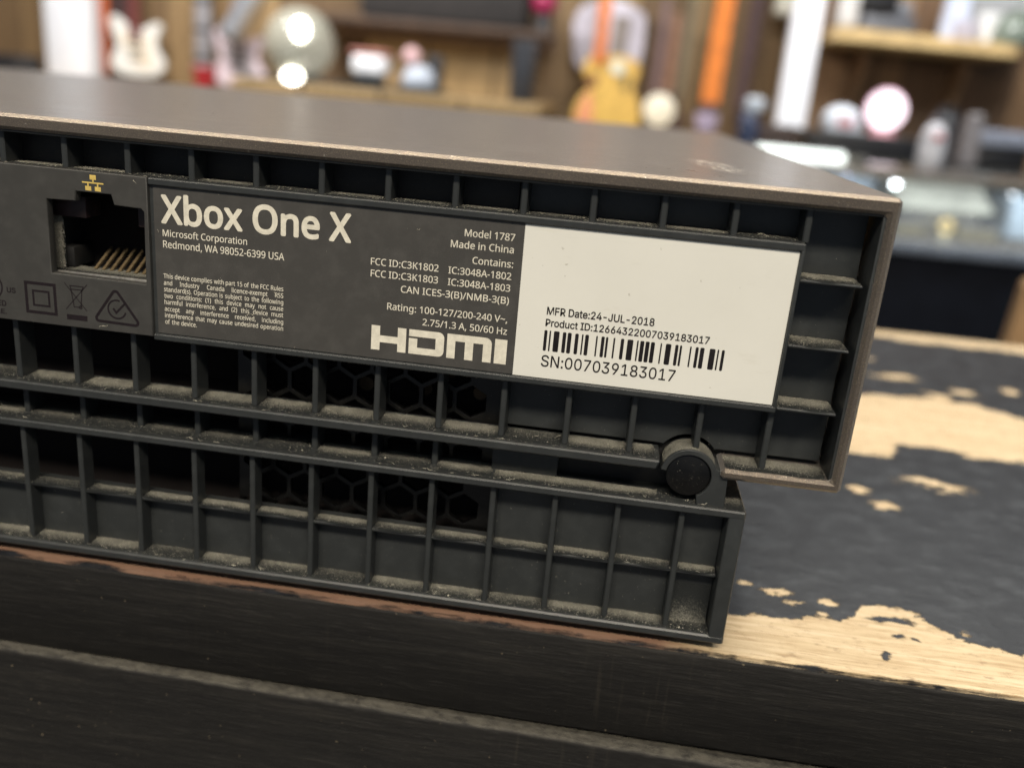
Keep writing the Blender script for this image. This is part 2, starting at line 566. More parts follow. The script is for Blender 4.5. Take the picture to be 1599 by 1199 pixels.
tb = thing('shop_table', (0.0, 0.106, -0.12), 'black painted wooden table with paint worn through to bare pine, under the console', 'table')
MB().box(-420, 420, 0.4, 213, -15.4, 0, 0.35, 2).build('table_top', M_TABLE, tb)
fb = MB()
n = 84
for j, (yy, zz) in enumerate(((0.33, -0.5), (0.15, -0.9), (0.12, -15.0), (0.4, -15.5), (3, -15.5), (3, -0.5))):
    pass
prof = [(3.0, -0.75), (0.36, -0.75), (0.16, -1.2), (0.12, -14.9), (0.38, -15.35), (3.0, -15.35)]
rows = []
for i in range(n * 5 + 1):
    x = -420 + 840 * i / (n * 5)
    jit = random.uniform(-0.10, 0.10)
    rows.append([(x, y + (jit * 0.6 if k in (2, 3) else 0), z + (jit if k == 2 else 0)) for k, (y, z) in enumerate(prof)])
vs = [p for r in rows for p in r]
m = len(prof)
fs = [(i * m + k, (i + 1) * m + k, (i + 1) * m + (k + 1) % m, i * m + (k + 1) % m) for i in range(len(rows) - 1) for k in range(m)]
fb.add(vs, fs).build('edge_board', M_BOARD, tb, ang=1.2)
lb = MB()
prof = [(40.0, 0), (-1.05, 0.0), (-1.45, -0.2), (-1.62, -0.7), (-1.62, -90), (40.0, -90)]
rows = []
for i in range(421):
    x = -420 + 2 * i
    base = -15.95 - 0.0095 * (x + 27)
    jit = random.uniform(-0.08, 0.08)
    rows.append([(x, y + (jit * 1.2 if k in (1, 2, 3) else 0), base + z + (jit * 0.6 if k in (1, 2) else 0)) for k, (y, z) in enumerate(prof)])
vs = [p for r in rows for p in r]
fs = [(i * m + k, (i + 1) * m + k, (i + 1) * m + (k + 1) % m, i * m + (k + 1) % m) for i in range(len(rows) - 1) for k in range(m)]
lb.add(vs, fs).build('apron_board', M_BOARD, tb, ang=1.2)
for sx in (-380, 340):
    for sy in (50, 150):
        MB().box(sx, sx + 40, sy, sy + 40, -1000, -104 if sx > 0 else -104, 1).build('leg', M_BOARD, tb)

# ------------------------------------------------------------------ the console
con = thing('game_console', (-0.14, 0.106, 0.0), 'dusty bronze and black game console standing on the worn black table, rear grille towards us', 'game console')

# bronze outer shell: roof, side wall and the turned-in lower lip in one profile
prof = [(-290, 5.7), (10, 5.7), (10, -30.45), (-4.75, -30.45), (-4.75, -29.05), (8.7, -29.05), (8.7, 3.75), (-288.7, 3.75), (-288.7, -30.45), (-290, -30.45)]
b = bmesh.new()
va = [b.verts.new((x, 0, z)) for x, z in prof]
vb = [b.verts.new((x, 212, z)) for x, z in prof]
b.faces.new(va)
b.faces.new(vb[::-1])
for i in range(len(prof)):
    j = (i + 1) % len(prof)
    b.faces.new((va[i], vb[i], vb[j], va[j]))
bmesh.ops.recalc_face_normals(b, faces=b.faces[:])
bmesh.ops.bevel(b, geom=b.edges[:], offset=0.42, segments=1, profile=0.5, affect='EDGES')
B().bm(b).build('outer_shell', M_SHELL, con, ang=0.5)

# black inner lining right behind the bronze rim
ln = B()
ln.box(8.32, 8.72, 0.55, 6, -29.0, 3.73, 0.1)
ln.box(-288, 8.3, 0.6, 6, 3.45, 3.74, 0.1)
ln.build('shell_lining', M_DARK, con)

# rear wall behind the fins, with a round cut-out over the hinge
HX, HZ = -8.6, -30.85
arc = [(HX + 4.05 * math.cos(a), HZ + 4.05 * math.sin(a)) for a in [math.radians(k) for k in range(36, 145, 6)]]
out = [(-33.4, 3.4), (7.95, 3.4), (7.95, -28.3), (-5.0, -28.38)] + arc + [(-13.0, -28.38), (-33.4, -28.38)]
B().plate(out, [], 5.0, 7.0, 0.08).build('rear_wall', M_DARK, con)
B().box(-288, -33.5, 4.9, 7, -2.0, 3.4).build('rear_wall', M_DEEP, con)
B().box(-288, 8.2, 9.0, 11.0, -28.6, 3.4).box(-276, -3.2, 9.0, 11.0, -52.5, -28.7).build('void_backing', M_VOID, con)  # black sheets added to keep the depth behind the vents dark

# label frame and plain port panel
RJ = [(-92.15, -4.2), (-88.35, -4.1), (-88.2, -2.87), (-83.6, -2.87), (-83.25, -4.15), (-79.75, -4.25), (-79.4, -4.6), (-79.5, -13.75), (-92.2, -13.6)]
P0 = [(-288.6, -0.30), (-78.85, -0.30), (-78.85, -20.5), (-288.6, -20.5)]
B().plate(P0, [RJ], 0.0, 1.3, 0.14).box(-288.6, -95.5, 1.31, 4.9, -20.45, -0.35).box(-95.49, -78.86, 1.31, 4.9, -1.9, -0.35).box(-95.49, -78.86, 1.31, 4.9, -20.45, -14.9).build('port_panel', M_PANEL, con)
fr = B()
fr.box(-78.8, 0.42, 0.0, 4.9, -1.22, -0.32, 0.15, 1)
fr.box(-78.8, 0.42, 0.0, 4.9, -20.95, -20.12, 0.15, 1)
fr.box(0.0, 0.42, 0.04, 4.9, -20.6, -0.7, 0.12)
fr.box(-78.8, 0.2, 0.52, 4.8, -20.5, -0.8)
fr.build('label_frame', M_DARK, con)

# fins: one mesh per row, one object per fin


def fin_row(x0, pitch, ks, y0, y1, z0, z1, wd=0.72, tilt=0.0):
    first = None
    for k in ks:
        x = x0 + pitch * k
        if first is None:
            f = MB(0.001, (0, 0, Zc))
            h, hb = wd / 2, wd / 2 + 0.10
            f.hexa([(-h, y0, z0), (h, y0, z0), (hb, y1, z0), (-hb, y1, z0), (-h, y0 + tilt, z1), (h, y0 + tilt, z1), (hb, y1, z1), (-hb, y1, z1)], 0.13)
            o = f.build('fin', M_DARK, con)
            first = o
        else:
            o = first.copy()
            COL.objects.link(o)
        o.location.x = x / 1000


fin_row(0.50, 8.257, range(0, -24, -1), 1.45, 4.95, -0.45, 3.5, 0.78)
fin_row(0.15, 8.27, range(-1, -24, -1), 1.6, 4.95, -28.99, -20.9, 0.76)
fin_row(0.33, 8.27, range(0, -1, -1), 1.6, 4.95, -29.1, -20.9, 0.80)
fin_row(-0.35, 8.25, range(-5, -24, -1), 2.85, 6.0, -34.75, -30.1, 0.80)
fin_row(-0.32, 8.222, range(-1, -24, -1), 0.95, 3.35, -52.9, -35.5, 0.74)

# short ledges in the right-hand column
for z in (-4.45, -12.28, -20.2):
    B().hexa([(0.40, 0.15, z - 0.36), (7.55, 0.15, z - 0.36), (7.75, 4.98, z - 0.36), (0.40, 4.98, z - 0.36),
              (0.40, 0.15, z), (7.55, 0.15, z), (7.75, 4.98, z), (0.40, 4.98, z)], 0.12).build('side_ledge', M_DARK, con)

# the bar under the label rows ends at the hinge
B().hexa([(-288, 0.0, -30.2), (-12.75, 0.0, -30.2), (-12.75, 6, -30.2), (-288, 6, -30.2), (-288, 0, -28.97), (-12.35, 0, -28.97), (-12.35, 6, -28.97), (-288, 6, -28.97)], 0.20).build('grille_bar', M_DARK, con)

# hinge: collar that runs into the neck of the base, with a round plug
ro, ri = 3.60, 2.86
ang = [math.radians(k) for k in range(172, 19, -6)]
oc = [(HX + ro * math.cos(a), HZ + ro * math.sin(a)) for a in ang]
ic = [(HX + ri * math.cos(a), HZ + ri * math.sin(a)) for a in [math.radians(k) for k in range(-62, 173, 6)]]
pts = oc + [(-3.75, -29.9), (-3.55, -34.6), (HX + 1.5, -34.6)] + ic
B().plate(pts, [], 0.7, 5.2, 0.12).build('hinge_collar', M_DARK, con)
B().lathe([(0, 1.0), (2.62, 1.0), (2.74, 1.05), (2.79, 1.2), (2.79, 5)], (HX, 0, HZ), 48, 'y').build('hinge_plug', M_CAP, con)

# base housing
bs = B()
bs.box(-279, -0.8, 0.0, 212, -54.0, -52.85, 0.22, 1)
bs.box(-2.9, -0.8, 0.03, 211.9, -53.5, -35.0, 0.30, 3)
bs.box(-279, -276.9, 0.03, 211.9, -53.5, -35.0, 0.3, 3)
bs.box(-279, -0.85, 209, 211.8, -53.5, -35.0, 0.3)
bs.build('base_housing', M_DARK, con)
B().box(-279, -0.78, -0.02, 212.0, -35.62, -34.55, 0.20, 1).build('base_bar', M_DARK, con)
B().box(-276.8, -3.0, 1.25, 3.4, -44.85, -44.4, 0.10, 1).build('base_rib', M_DARK, con)
B().box(-276.8, -3.0, 3.3, 5.0, -53.0, -44.6).build('base_wall', M_DARK, con)
B().box(-33.3, -3.0, 3.35, 5.0, -44.7, -35.5).build('base_wall', M_DARK, con)
B().box(-34.0, -25.3, 3.75, 6.0, -34.8, -30.0).build('blanking_plate', M_DARK, con)
B().box(-270, -4.2, 11.5, 200, -34.6, -30.4).build('neck', M_DEEP, con)
B().box(-25.3, -3.6, 6.0, 9, -34.6, -28.2).build('neck', M_DEEP, con)
for x in (-262, -22):
    for y in (6, 192):
        B().lathe([(0, -55.5), (4.6, -55.5), (5, -55.2), (5, -53.9), (0, -53.9)], (x, y + 6, 0), 24).build('rubber_foot', M_RUBBER, con)

# honeycomb screen behind the open cells
holes = []
for r in range(9):
    for c in range(9):
        cx = -67.2 + c * 4.55 + (2.27 if r % 2 else 0)
        cz = -22.2 - r * 3.94
        if cx > -35.6:
            continue
        holes.append([(cx + 2.28 * math.sin(math.radians(60 * k)), cz + 2.28 * math.cos(math.radians(60 * k))) for k in range(6)])
B().plate([(-69.9, -19.5), (-33.4, -19.5), (-33.4, -53.8), (-69.9, -53.8)], holes, 5.6, 6.6, 0.06, 1).build('honeycomb_screen', M_CAP, con)
for x, z in ((-60.3, -23.2), (-52.6, -26.2), (-44.4, -25.8), (-36.8, -25.6), (-41.0, -23.0)):
    B().lathe([(0, 8.0), (1.0, 8.0), (1.0, 9.0)], (x, 0, z), 16, 'y').build('capacitor', M_BRASS, con)

# network socket
so = B()
x0, x1, z0, z1 = -93.6, -78.9, -14.2, -2.6
so.box(x0 - 1.2, x0, 3.4, 17, z0 - .6, z1 + .6)
so.box(x1, x1 + .6, 1.4, 17, z0 - .6, z1 + .6)
so.box(x0, x1, 1.4, 17, z1, z1 + .6)
so.box(x0, x1, 1.4, 17, z0 - .6, z0)
so.box(x0, x1, 16, 17, z0, z1)
so.box(-96, -92.5, 3.4, 3.9, z0, -5.4)
sock = so.build('network_socket', M_DARK, con)
B().box(-93.4, -88.6, 2.6, 6.0, -6.6, -3.9, 0.1).build('housing_block', M_HOUS, sock)
B().box(-81.6, -79.2, 2.6, 6.0, -7.0, -4.3, 0.1).build('housing_block', M_HOUS, sock)
B().box(-93.55, -91.6, 4.2, 9.0, -13.5, -10.9, 0.12).build('latch_step', M_DEEP, sock)
B().box(-93.5, -79.0, 1.36, 1.9, -14.1, -13.5, 0.1).build('metal_lip', M_STEEL, sock)
B().box(-93.5, -79.0, 1.95, 5.0, -14.2, -13.70, 0.05).build('metal_floor', M_STEEL, sock)
pin = None
for k in range(8):
    x = -89.1 + 1.12 * k
    if pin is None:
        pin = B()
        pin.o = (0, 0, Zc)
        pin.hexa([(-.2, 4.6, -13.55), (.2, 4.6, -13.55), (.2, 4.9, -13.7), (-.2, 4.9, -13.7), (-.2, 9.6, -10.9), (.2, 9.6, -10.9), (.2, 9.9, -11.1), (-.2, 9.9, -11.1)])
        pin = o = pin.build('contact_pin', M_PIN, sock)
    else:
        o = pin.copy()
        COL.objects.link(o)
    o.location.x = x / 1000

# ------------------------------------------------------------------ lettering
fdir = bpy.utils.system_resource('DATAFILES', path='fonts') or ''


def font(fn):
    try:
        return bpy.data.fonts.load(os.path.join(fdir, fn))
    except Exception:
        return None


F_HUM, F_GRO = font('NotoSansMath-Regular.woff2'), font('Inter.woff2')
_cap = {}


def loops(body, fnt, off=0.0, space=1.0):
    c = bpy.data.curves.new('tmp', 'FONT')
    c.body, c.fill_mode, c.offset, c.resolution_u, c.space_character = body, 'NONE', off, 4, space
    if fnt:
        c.font = fnt
    o = bpy.data.objects.new('tmp', c)
    COL.objects.link(o)
    me = o.evaluated_get(bpy.context.evaluated_depsgraph_get()).to_mesh()
    co = [(v.co.x, v.co.y) for v in me.vertices]
    nb = {}
    for e in me.edges:
        a, bb = e.vertices
        nb.setdefault(a, []).append(bb)
        nb.setdefault(bb, []).append(a)
    seen, res = set(), []
    for s in range(len(co)):
        if s in seen or s not in nb:
            continue
        lp, cur, prev = [], s, None
        while cur is not None and cur not in seen:
            seen.add(cur)
            lp.append(cur)
            nx = [q for q in nb[cur] if q not in seen]
            nx.sort(key=lambda q: abs(q - cur))
            cur = nx[0] if nx else None
        res.append(lp)
    res = [sorted(lp) if max(lp) - min(lp) == len(lp) - 1 else lp for lp in res if len(lp) > 2]
    out = []
    for lp in res:
        q = []
        for i in lp:
            if not q or (Vector(co[i]) - Vector(q[-1])).length > 2e-3:
                q.append(co[i])
        while len(q) > 3 and (Vector(q[0]) - Vector(q[-1])).length <= 2e-3:
            q.pop()
        if len(q) > 2:
            out.append(q)
    res = out
    o.to_mesh_clear()
    bpy.data.objects.remove(o)
    bpy.data.curves.remove(c)
    return res


def sarea(lp):
    return 0.5 * sum(lp[i - 1][0] * lp[i][1] - lp[i][0] * lp[i - 1][1] for i in range(len(lp)))


def inside(p, lp):
    r = False
    for i in range(len(lp)):
        (x1, y1), (x2, y2) = lp[i - 1], lp[i]
        if (y1 > p[1]) != (y2 > p[1]) and p[0] < (x2 - x1) * (p[1] - y1) / (y2 - y1) + x1:
            r = not r
    return r


def cap_h(fnt):
    k = fnt.name if fnt else ''
    if k not in _cap:
        _cap[k] = max(y for lp in loops('H', fnt) for x, y in lp)
    return _cap[k]


def text(mb, body, fnt, x0, x1, zb, cap, y, off=0.0, zb1=None, space=1.0):
    """Letters whose left end is x0, right end x1, baseline zb and capital height cap."""
    lps = loops(body, fnt, 0.0, space)
    if not lps:
        return
    xa = min(p[0] for l in lps for p in l)
    xb = max(p[0] for l in lps for p in l)
    sx, sz = (x1 - x0) / (xb - xa), cap / cap_h(fnt)
    big = max(lps, key=lambda l: abs(sarea(l)))
    sg = 1 if sarea(big) > 0 else -1
    outs = [l for l in lps if sarea(l) * sg > 0]
    hol = [l for l in lps if sarea(l) * sg < 0]
    for l in outs:
        hs = [h for h in hol if inside(h[0], l)]
        tri = tessellate_polygon([[Vector((p[0], p[1], 0)) for p in q] for q in [l] + hs])
        allp = [p for q in [l] + hs for p in q]
        # heavier strokes: the same letter struck a few times, each a hair in front of the last
        hits = [(0, 0)] if not off else [(off, 0), (-off, 0), (0, off), (0, -off), (off * .7, off * .7), (-off * .7, -off * .7), (off * .7, -off * .7), (-off * .7, off * .7)]
        for k, (du, dv) in enumerate(hits):
            mb.add([(x0 + (p[0] + du - xa) * sx, y - 0.0025 * k, zb + (p[1] + dv) * sz) for p in allp], [tuple(t) for t in tri])


def width(body, fnt, cap, off=0.0):
    lps = loops(body, fnt, off)
    return (max(p[0] for l in lps for p in l) - min(p[0] for l in lps for p in l)) * cap / cap_h(fnt)


lab = B().box(-78.3, -32.0, 0.42, 0.5, -20.0, -1.32).build('rating_label', M_LABEL, con)
wht = B().box(-31.98, -0.08, 0.40, 0.5, -20.05, -1.32).build('serial_label', M_STICK, con)
YT = 0.405
t1 = B()
text(t1, 'Xbox One X', F_HUM, -77.25, -53.2, -5.68, 3.30, YT, 0.020)
t1.build('title_print', M_PRINT, lab, smooth=False)
t2 = B()
text(t2, 'Microsoft Corporation', F_HUM, -77.22, -66.29, -7.39, 0.82, YT, 0.006)
text(t2, 'Redmond, WA 98052-6399 USA', F_HUM, -77.22, -61.52, -8.82, 0.88, YT, 0.006)
t2.build('address_print', M_PRINT, lab, smooth=False)
t3 = B()
para = ['This device complies with part 15 of the FCC Rules', 'and Industry Canada licence-exempt RSS', 'standard(s). Operation is subject to the following',
        'two conditions: (1) this device may not cause', 'harmful interference, and (2) this device must', 'accept any interference received, including',
        'interference that may cause undesired operation', 'of the device.']
zs = [-12.73, -13.60, -14.45, -15.28, -16.10, -17.0, -17.85, -18.70]
cap = 0.58
sq = 1.0
for pl, z in zip(para, zs):
    ws = pl.split()
    wd = [width(q, F_HUM, cap, 0.006) for q in ws]
    if sq == 1.0:
        sq = (15.7 - 0.26 * (len(ws) - 1)) / sum(wd)
    wd = [q * sq for q in wd]
    gap = (15.7 - sum(wd)) / (len(ws) - 1) if pl != para[-1] else 0.27
    x = -77.32
    for q, d in zip(ws, wd):
        text(t3, q, F_HUM, x, x + d, z, cap, YT, 0.006)
        x += d + gap
t3.build('compliance_print', M_PRINT, lab, smooth=False)
t4 = B()
for s, a, c, z in (('Model 1787', -39.16, -33.1, -3.50), ('Made in China', -40.77, -33.13, -4.97), ('Contains:', -38.0, -33.06, -6.72),
                   ('FCC ID:C3K1802', -50.53, -42.1, -8.15), ('IC:3048A-1802', -40.86, -33.16, -8.2), ('FCC ID:C3K1803', -50.5, -42.09, -9.61),
                   ('IC:3048A-1803', -40.84, -33.17, -9.66), ('CAN ICES-3(B)/NMB-3(B)', -46.63, -33.2, -11.2), ('Rating: 100-127/200-240 V~,', -48.26, -33.2, -13.54), ('2.75/1.3 A, 50/60 Hz', -43.71, -33.12, -15.06)):
    text(t4, s, F_HUM, a, c, z, 0.84, YT, 0.006)
t4.build('model_print', M_PRINT, lab, smooth=False)

# the connector mark: wide rounded letters built from their own outlines
hd = B()
bx, bz, sw, sh = -50.15, -18.88, 17.2 / 703, 3.15 / 128


def HP(pts):
    hd.flat([(bx + x * sw, bz + z * sh) for x, z in pts], YT)


def rq(cx, cz, r, a0, a1, k=5):
    return [(cx + r * math.cos(math.radians(a0 + (a1 - a0) * i / k)), cz + r * math.sin(math.radians(a0 + (a1 - a0) * i / k))) for i in range(k + 1)]


HP([(0, 0), (45, 0), (45, 42), (138, 42), (138, 0), (182, 0), (182, 128), (138, 128), (138, 78), (45, 78), (45, 128), (0, 128)])
HP([(197, 92), (197, 128)] + rq(350, 98, 30, 90, 0) + rq(350, 30, 30, 0, -90) + [(197, 0), (197, 82), (241, 82), (241, 35), (336, 35), (336, 92)])
HP([(395, 0), (438, 0), (438, 92), (488, 92), (488, 0), (531, 0), (531, 92), (581, 92), (581, 0), (625, 0)] + rq(593, 96, 32, 0, 90) + [(395, 128)])
HP([(641, 0), (703, 0), (703, 128), (641, 128)])
hd.build('connector_mark', M_PRINT, lab, smooth=False)

YW = 0.385
t5 = B()
text(t5, 'MFR Date:24-JUL-2018', F_GRO, -28.43, -15.46, -11.92, 0.92, YW, 0.018)
text(t5, 'Product ID:12664322007039183017', F_GRO, -28.45, -8.68, -13.38, 0.88, YW, 0.018)
t5.build('date_print', M_INK, wht, smooth=False)
t6 = B()
bars = [(148, 172), (188, 200), (222, 265), (290, 317), (328, 358), (385, 412), (436, 448), (462, 490), (545, 557), (585, 610), (620, 637), (677, 690), (733, 758), (783, 827),
        (855, 867), (880, 910), (920, 950), (960, 990), (1032, 1043), (1072, 1113), (1143, 1167), (1178, 1194), (1253, 1265), (1295, 1318), (1330, 1361), (1400, 1443), (1458, 1470), (1490, 1512)]
for a, c in bars:
    xa, xb = (-28.52 + 21.85 * (q - 148) / 1364 for q in (a, c))
    r = min(0.1, (xb - xa) / 3)
    t6.flat([(xa + r, -16.52), (xb - r, -16.52), (xb, -16.52 + r), (xb, -13.9 - r), (xb - r, -13.9), (xa + r, -13.9), (xa, -13.9 - r), (xa, -16.52 + r)], YW)
t6.build('barcode', M_INK, wht, smooth=False)
t7 = B()
text(t7, 'SN:007039183017', F_GRO, -28.56, -12.11, -18.52, 1.44, YW, 0.006)
t7.build('serial_print', M_INK, wht, smooth=False)

# printed marks on the port panel
YP = -0.012
s1 = B()
s1.flat([(-86.23, -0.70), (-85.42, -0.70), (-85.42, -1.28), (-86.23, -1.28)], YP)
s1.flat([(-85.92, -1.28), (-85.72, -1.28), (-85.72, -1.60), (-85.92, -1.60)], YP)
s1.flat([(-87.27, -1.58), (-84.47, -1.58), (-84.47, -1.75), (-87.27, -1.75)], YP)
for cx in (-86.5, -85.24):
    s1.flat([(cx - .09, -1.75), (cx + .09, -1.75), (cx + .09, -2.1), (cx - .09, -2.1)], YP)
    s1.flat([(cx - .39, -2.1), (cx + .39, -2.1), (cx + .39, -2.64), (cx - .39, -2.64)], YP)
tag(s1.build('network_symbol', M_GOLD, con, smooth=False), 'ochre network symbol above the socket')
s2 = B()
s2.stroke([(-95.95, -15.2), (-92.0, -15.2), (-92.0, -19.05), (-95.95, -19.05)], 0.40, YP, True)
s2.stroke([(-95.0, -16.2), (-92.85, -16.2), (-92.85, -18.1), (-95.0, -18.1)], 0.27, YP, True)
s2.build('double_square_symbol', M_SYMBOL, con, smooth=False)
s3 = B()
s3.stroke([(-90.6, -14.65), (-87.72, -18.15)], 0.11, YP)
s3.stroke([(-87.5, -14.65), (-90.56, -18.15)], 0.11, YP)
s3.stroke([(-89.85, -15.0), (-88.05, -15.0), (-88.2, -15.45), (-89.75, -15.45)], 0.13, YP, True)
s3.stroke([(-89.72, -15.45), (-89.45, -17.75), (-88.5, -17.75), (-88.25, -15.45)], 0.12, YP)
s3.stroke([(-88.55 + .2 * math.cos(a), -17.75 + .2 * math.sin(a)) for a in [k * math.pi / 4 for k in range(8)]], 0.1, YP, True)
s3.flat([(-90.54, -18.82), (-87.72, -18.82), (-87.75, -19.52), (-90.54, -19.52)], YP)
s3.build('crossed_bin_symbol', M_SYMBOL, con, smooth=False)
s4 = B()
tri = rq(-83.7, -15.5, 0.42, 30, 150) + rq(-86.1, -18.85, 0.38, 150, 270) + rq(-81.2, -18.95, 0.38, 270, 390)
s4.stroke(tri, 0.36, YP, True)
s4.stroke(rq(-83.6, -17.45, 1.2, 70, 345, 22), 0.22, YP)
s4.stroke([(-84.1, -17.35), (-83.72, -17.9), (-82.55, -16.65)], 0.28, YP)
s4.build('tick_triangle_symbol', M_SYMBOL, con, smooth=False)
s5 = B()
s5.stroke([(-101.0 + 1.75 * math.cos(k * math.pi / 18), -16.2 + 1.75 * math.sin(k * math.pi / 18)) for k in range(36)], 0.2, YP, True)
text(s5, 'US', F_GRO, -98.6, -97.42, -16.82, 0.66, YP, 0.02)
text(s5, 'LISTED', F_GRO, -102.3, -98.9, -18.7, 0.7, YP, 0.02)
text(s5, 'I.T.E.', F_GRO, -101.4, -98.95, -19.75, 0.6, YP, 0.02)
s5.build('safety_symbol', M_SYMBOL, con, smooth=False)

# ------------------------------------------------------------------ dust: drifts on every ledge, specks and fibres
dd, sp = B(), B()
COV = {}                                     # how thickly the dust lies, per vertex


def drift(x0, x1, ya, yb, z, amt=0.16, fade=0.0):
    nx, ny = max(3, int((x1 - x0) / 0.22)), max(3, int((yb - ya) / 0.22))
    ph = random.uniform(0, 9)
    heap = random.choice((0.35, 0.6, 0.8, 0.95, 1.1, 1.25))
    vs = []
    for j in range(ny + 1):
        v = j / ny
        for i in range(nx + 1):
            u = i / nx
            x = x0 + (x1 - x0) * u
            edge = min(1.0, 5 * u, 5 * (1 - u))
            front = ya - 0.3 + 0.12 * math.sin(x * 0.9 + ph)
            y = front + (yb - front) * v
            h = -0.02 if j == 0 else amt * 0.7 * (0.12 + 0.88 * v ** 0.8) * min(1, edge + .3) * random.uniform(0.6, 1.2)
            COV[len(dd.v) + len(vs)] = min(1.0, (-0.12 + 1.25 * v) * heap * (0.55 + 0.45 * edge))
            vs.append((x + random.uniform(-.05, .05), y, z + h))
    dd.add(vs, [(j * (nx + 1) + i, j * (nx + 1) + i + 1, (j + 1) * (nx + 1) + i + 1, (j + 1) * (nx + 1) + i) for j in range(ny) for i in range(nx)])


def specks(x0, x1, ya, yb, z, dens, big=0.085):
    for _ in range(int(abs(x1 - x0) * abs(yb - ya) * dens)):
        x, y = random.uniform(x0, x1), random.uniform(ya, yb)
        r = random.uniform(0.02, big) * (2.0 if random.random() < 0.01 else 1)
        ps = [(x + random.uniform(-r, r), y + random.uniform(-r, r), z + random.uniform(0, 1.5 * r)) for _ in range(4)]
        sp.add(ps, [(0, 1, 2), (0, 2, 3), (0, 3, 1), (1, 3, 2)])


def fibre(x, y, z, L, vert=False):
    a = random.uniform(0, 6.28)
    p = Vector((x, y, z))
    wv = 0.03
    vs = []
    for k in range(6):
        d = Vector((math.cos(a), 0.0 if vert else math.sin(a) * 0.6, math.sin(a) if vert else random.uniform(-.1, .35)))
        vs += [p + Vector((0, 0, wv)), p - Vector((0, 0, wv)), p + Vector((0, -wv * 1.6, 0))]
        p = p + d * L / 6
        a += random.uniform(-0.7, 0.7)
    sp.add(vs, [q for k in range(5) for q in ((3 * k, 3 * k + 1, 3 * k + 4, 3 * k + 3), (3 * k + 1, 3 * k + 2, 3 * k + 5, 3 * k + 4), (3 * k + 2, 3 * k, 3 * k + 3, 3 * k + 5))])


def cells(x0, pitch, ks):
    for k in ks:
        xc = x0 + pitch * k
        yield k, xc + 0.42, xc + pitch - 0.42


for k, a, c in cells(0.5, 8.257, range(-15, 0)):
    drift(a, c, 0.85, 4.9, -0.32, 0.10)
    specks(a, c, 0.3, 4.5, -0.28, 5)
for k, a, c in cells(0.15, 8.27, range(-15, 0)):
    c2 = min(c, -13.1) if a < -13 else c
    if a > -12:
        continue
    drift(a, c2, 0.95 if k < -4 else 1.0, 5.0, -28.98, 0.20)
    specks(a - .4, c2 + .4, 0.35, 4.5, -28.93, 9)
for k, a, c in cells(-0.35, 8.25, range(-15, -4)):
    drift(a, c, 1.25, 5.3, -34.56, 0.16)
    specks(a - .4, c + .4, 0.45, 4, -34.5, 7)
drift(-33.4, -12, 1.0, 3.7, -34.56, 0.14)
specks(-33.4, -3, 0.4, 3.7, -34.5, 9)
drift(-3.6, -1.0, 0.6, 8, -34.56, 0.10)
for k, a, c in cells(-0.32, 8.222, range(-15, 0)):
    c = min(c, -3.1)
    drift(a, c, 1.45, 3.3, -44.4, 0.16)
    specks(a, c, 1.3, 3.2, -44.35, 10)
    drift(a - .3, c + .3, 0.62, 3.28, -52.86, 0.22)
    specks(a - .3, c + .3, 0.35, 3.2, -52.8, 12, 0.10)
for z in (-4.45, -12.28, -20.2):
    drift(0.55, 7.5, 0.55, 4.9, z, 0.13)
    specks(0.5, 7.5, 0.25, 4.8, z + .04, 9)
drift(-4.3, 8.2, 0.75, 4.95, -29.06, 0.18)
specks(-4.3, 8.3, 0.5, 4.9, -29.0, 12)
# dust caked over the floor and rear wall of the last cell
vs = []
for j in range(11):
    for i in range(19):
        u, v = i / 18, j / 10
        COV[len(dd.v) + len(vs)] = max(-0.2, 0.55 - 0.75 * v - 0.25 * abs(u - 0.45))
        vs.append((-8.0 + 4.9 * u, 3.24 - 0.6 * (1 - v) ** 2 - random.uniform(0, 0.05), -52.8 + 5.6 * v))
dd.add(vs, [(j * 19 + i, j * 19 + i + 1, (j + 1) * 19 + i + 1, (j + 1) * 19 + i) for j in range(10) for i in range(18)])
# on the collar of the hinge
vs = []
for i in range(41):
    a = math.radians(158 - 130 * i / 40)
    for j in range(8):
        r = ro + (0.0 if j in (0, 7) else random.uniform(0.02, 0.09))
        vs.append((HX + r * math.cos(a), 1.05 + j * 0.52, HZ + r * math.sin(a)))
dd.add(vs, [(i * 8 + j, i * 8 + j + 1, i * 8 + j + 9, i * 8 + j + 8) for i in range(40) for j in range(7)])
# inside the socket
drift(-93.4, -79.1, 1.95, 5.6, -13.68, 0.14)
for _ in range(420):
    x, y, z = -92.45 + random.uniform(-1, .2), random.uniform(3.2, 3.5), random.uniform(-13.6, -6.2)
    r = random.uniform(0.03, 0.13)
    ps = [(x + random.uniform(-r, r), y + random.uniform(-r, r), z + random.uniform(-r, r)) for _ in range(4)]
    sp.add(ps, [(0, 1, 2), (0, 2, 3), (0, 3, 1), (1, 3, 2)])
dj = []
for j in range(36):
    z = -13.6 + 8.2 * j / 35
    wd = 0.62 + random.uniform(-.2, .2)
    dj += [(-94.75, 3.34, z), (-92.45 + random.uniform(-.12, .16), 3.32 + random.uniform(-.1, .05), z)]
dd.add(dj, [(2 * j, 2 * j + 1, 2 * j + 3, 2 * j + 2) for j in range(35)])
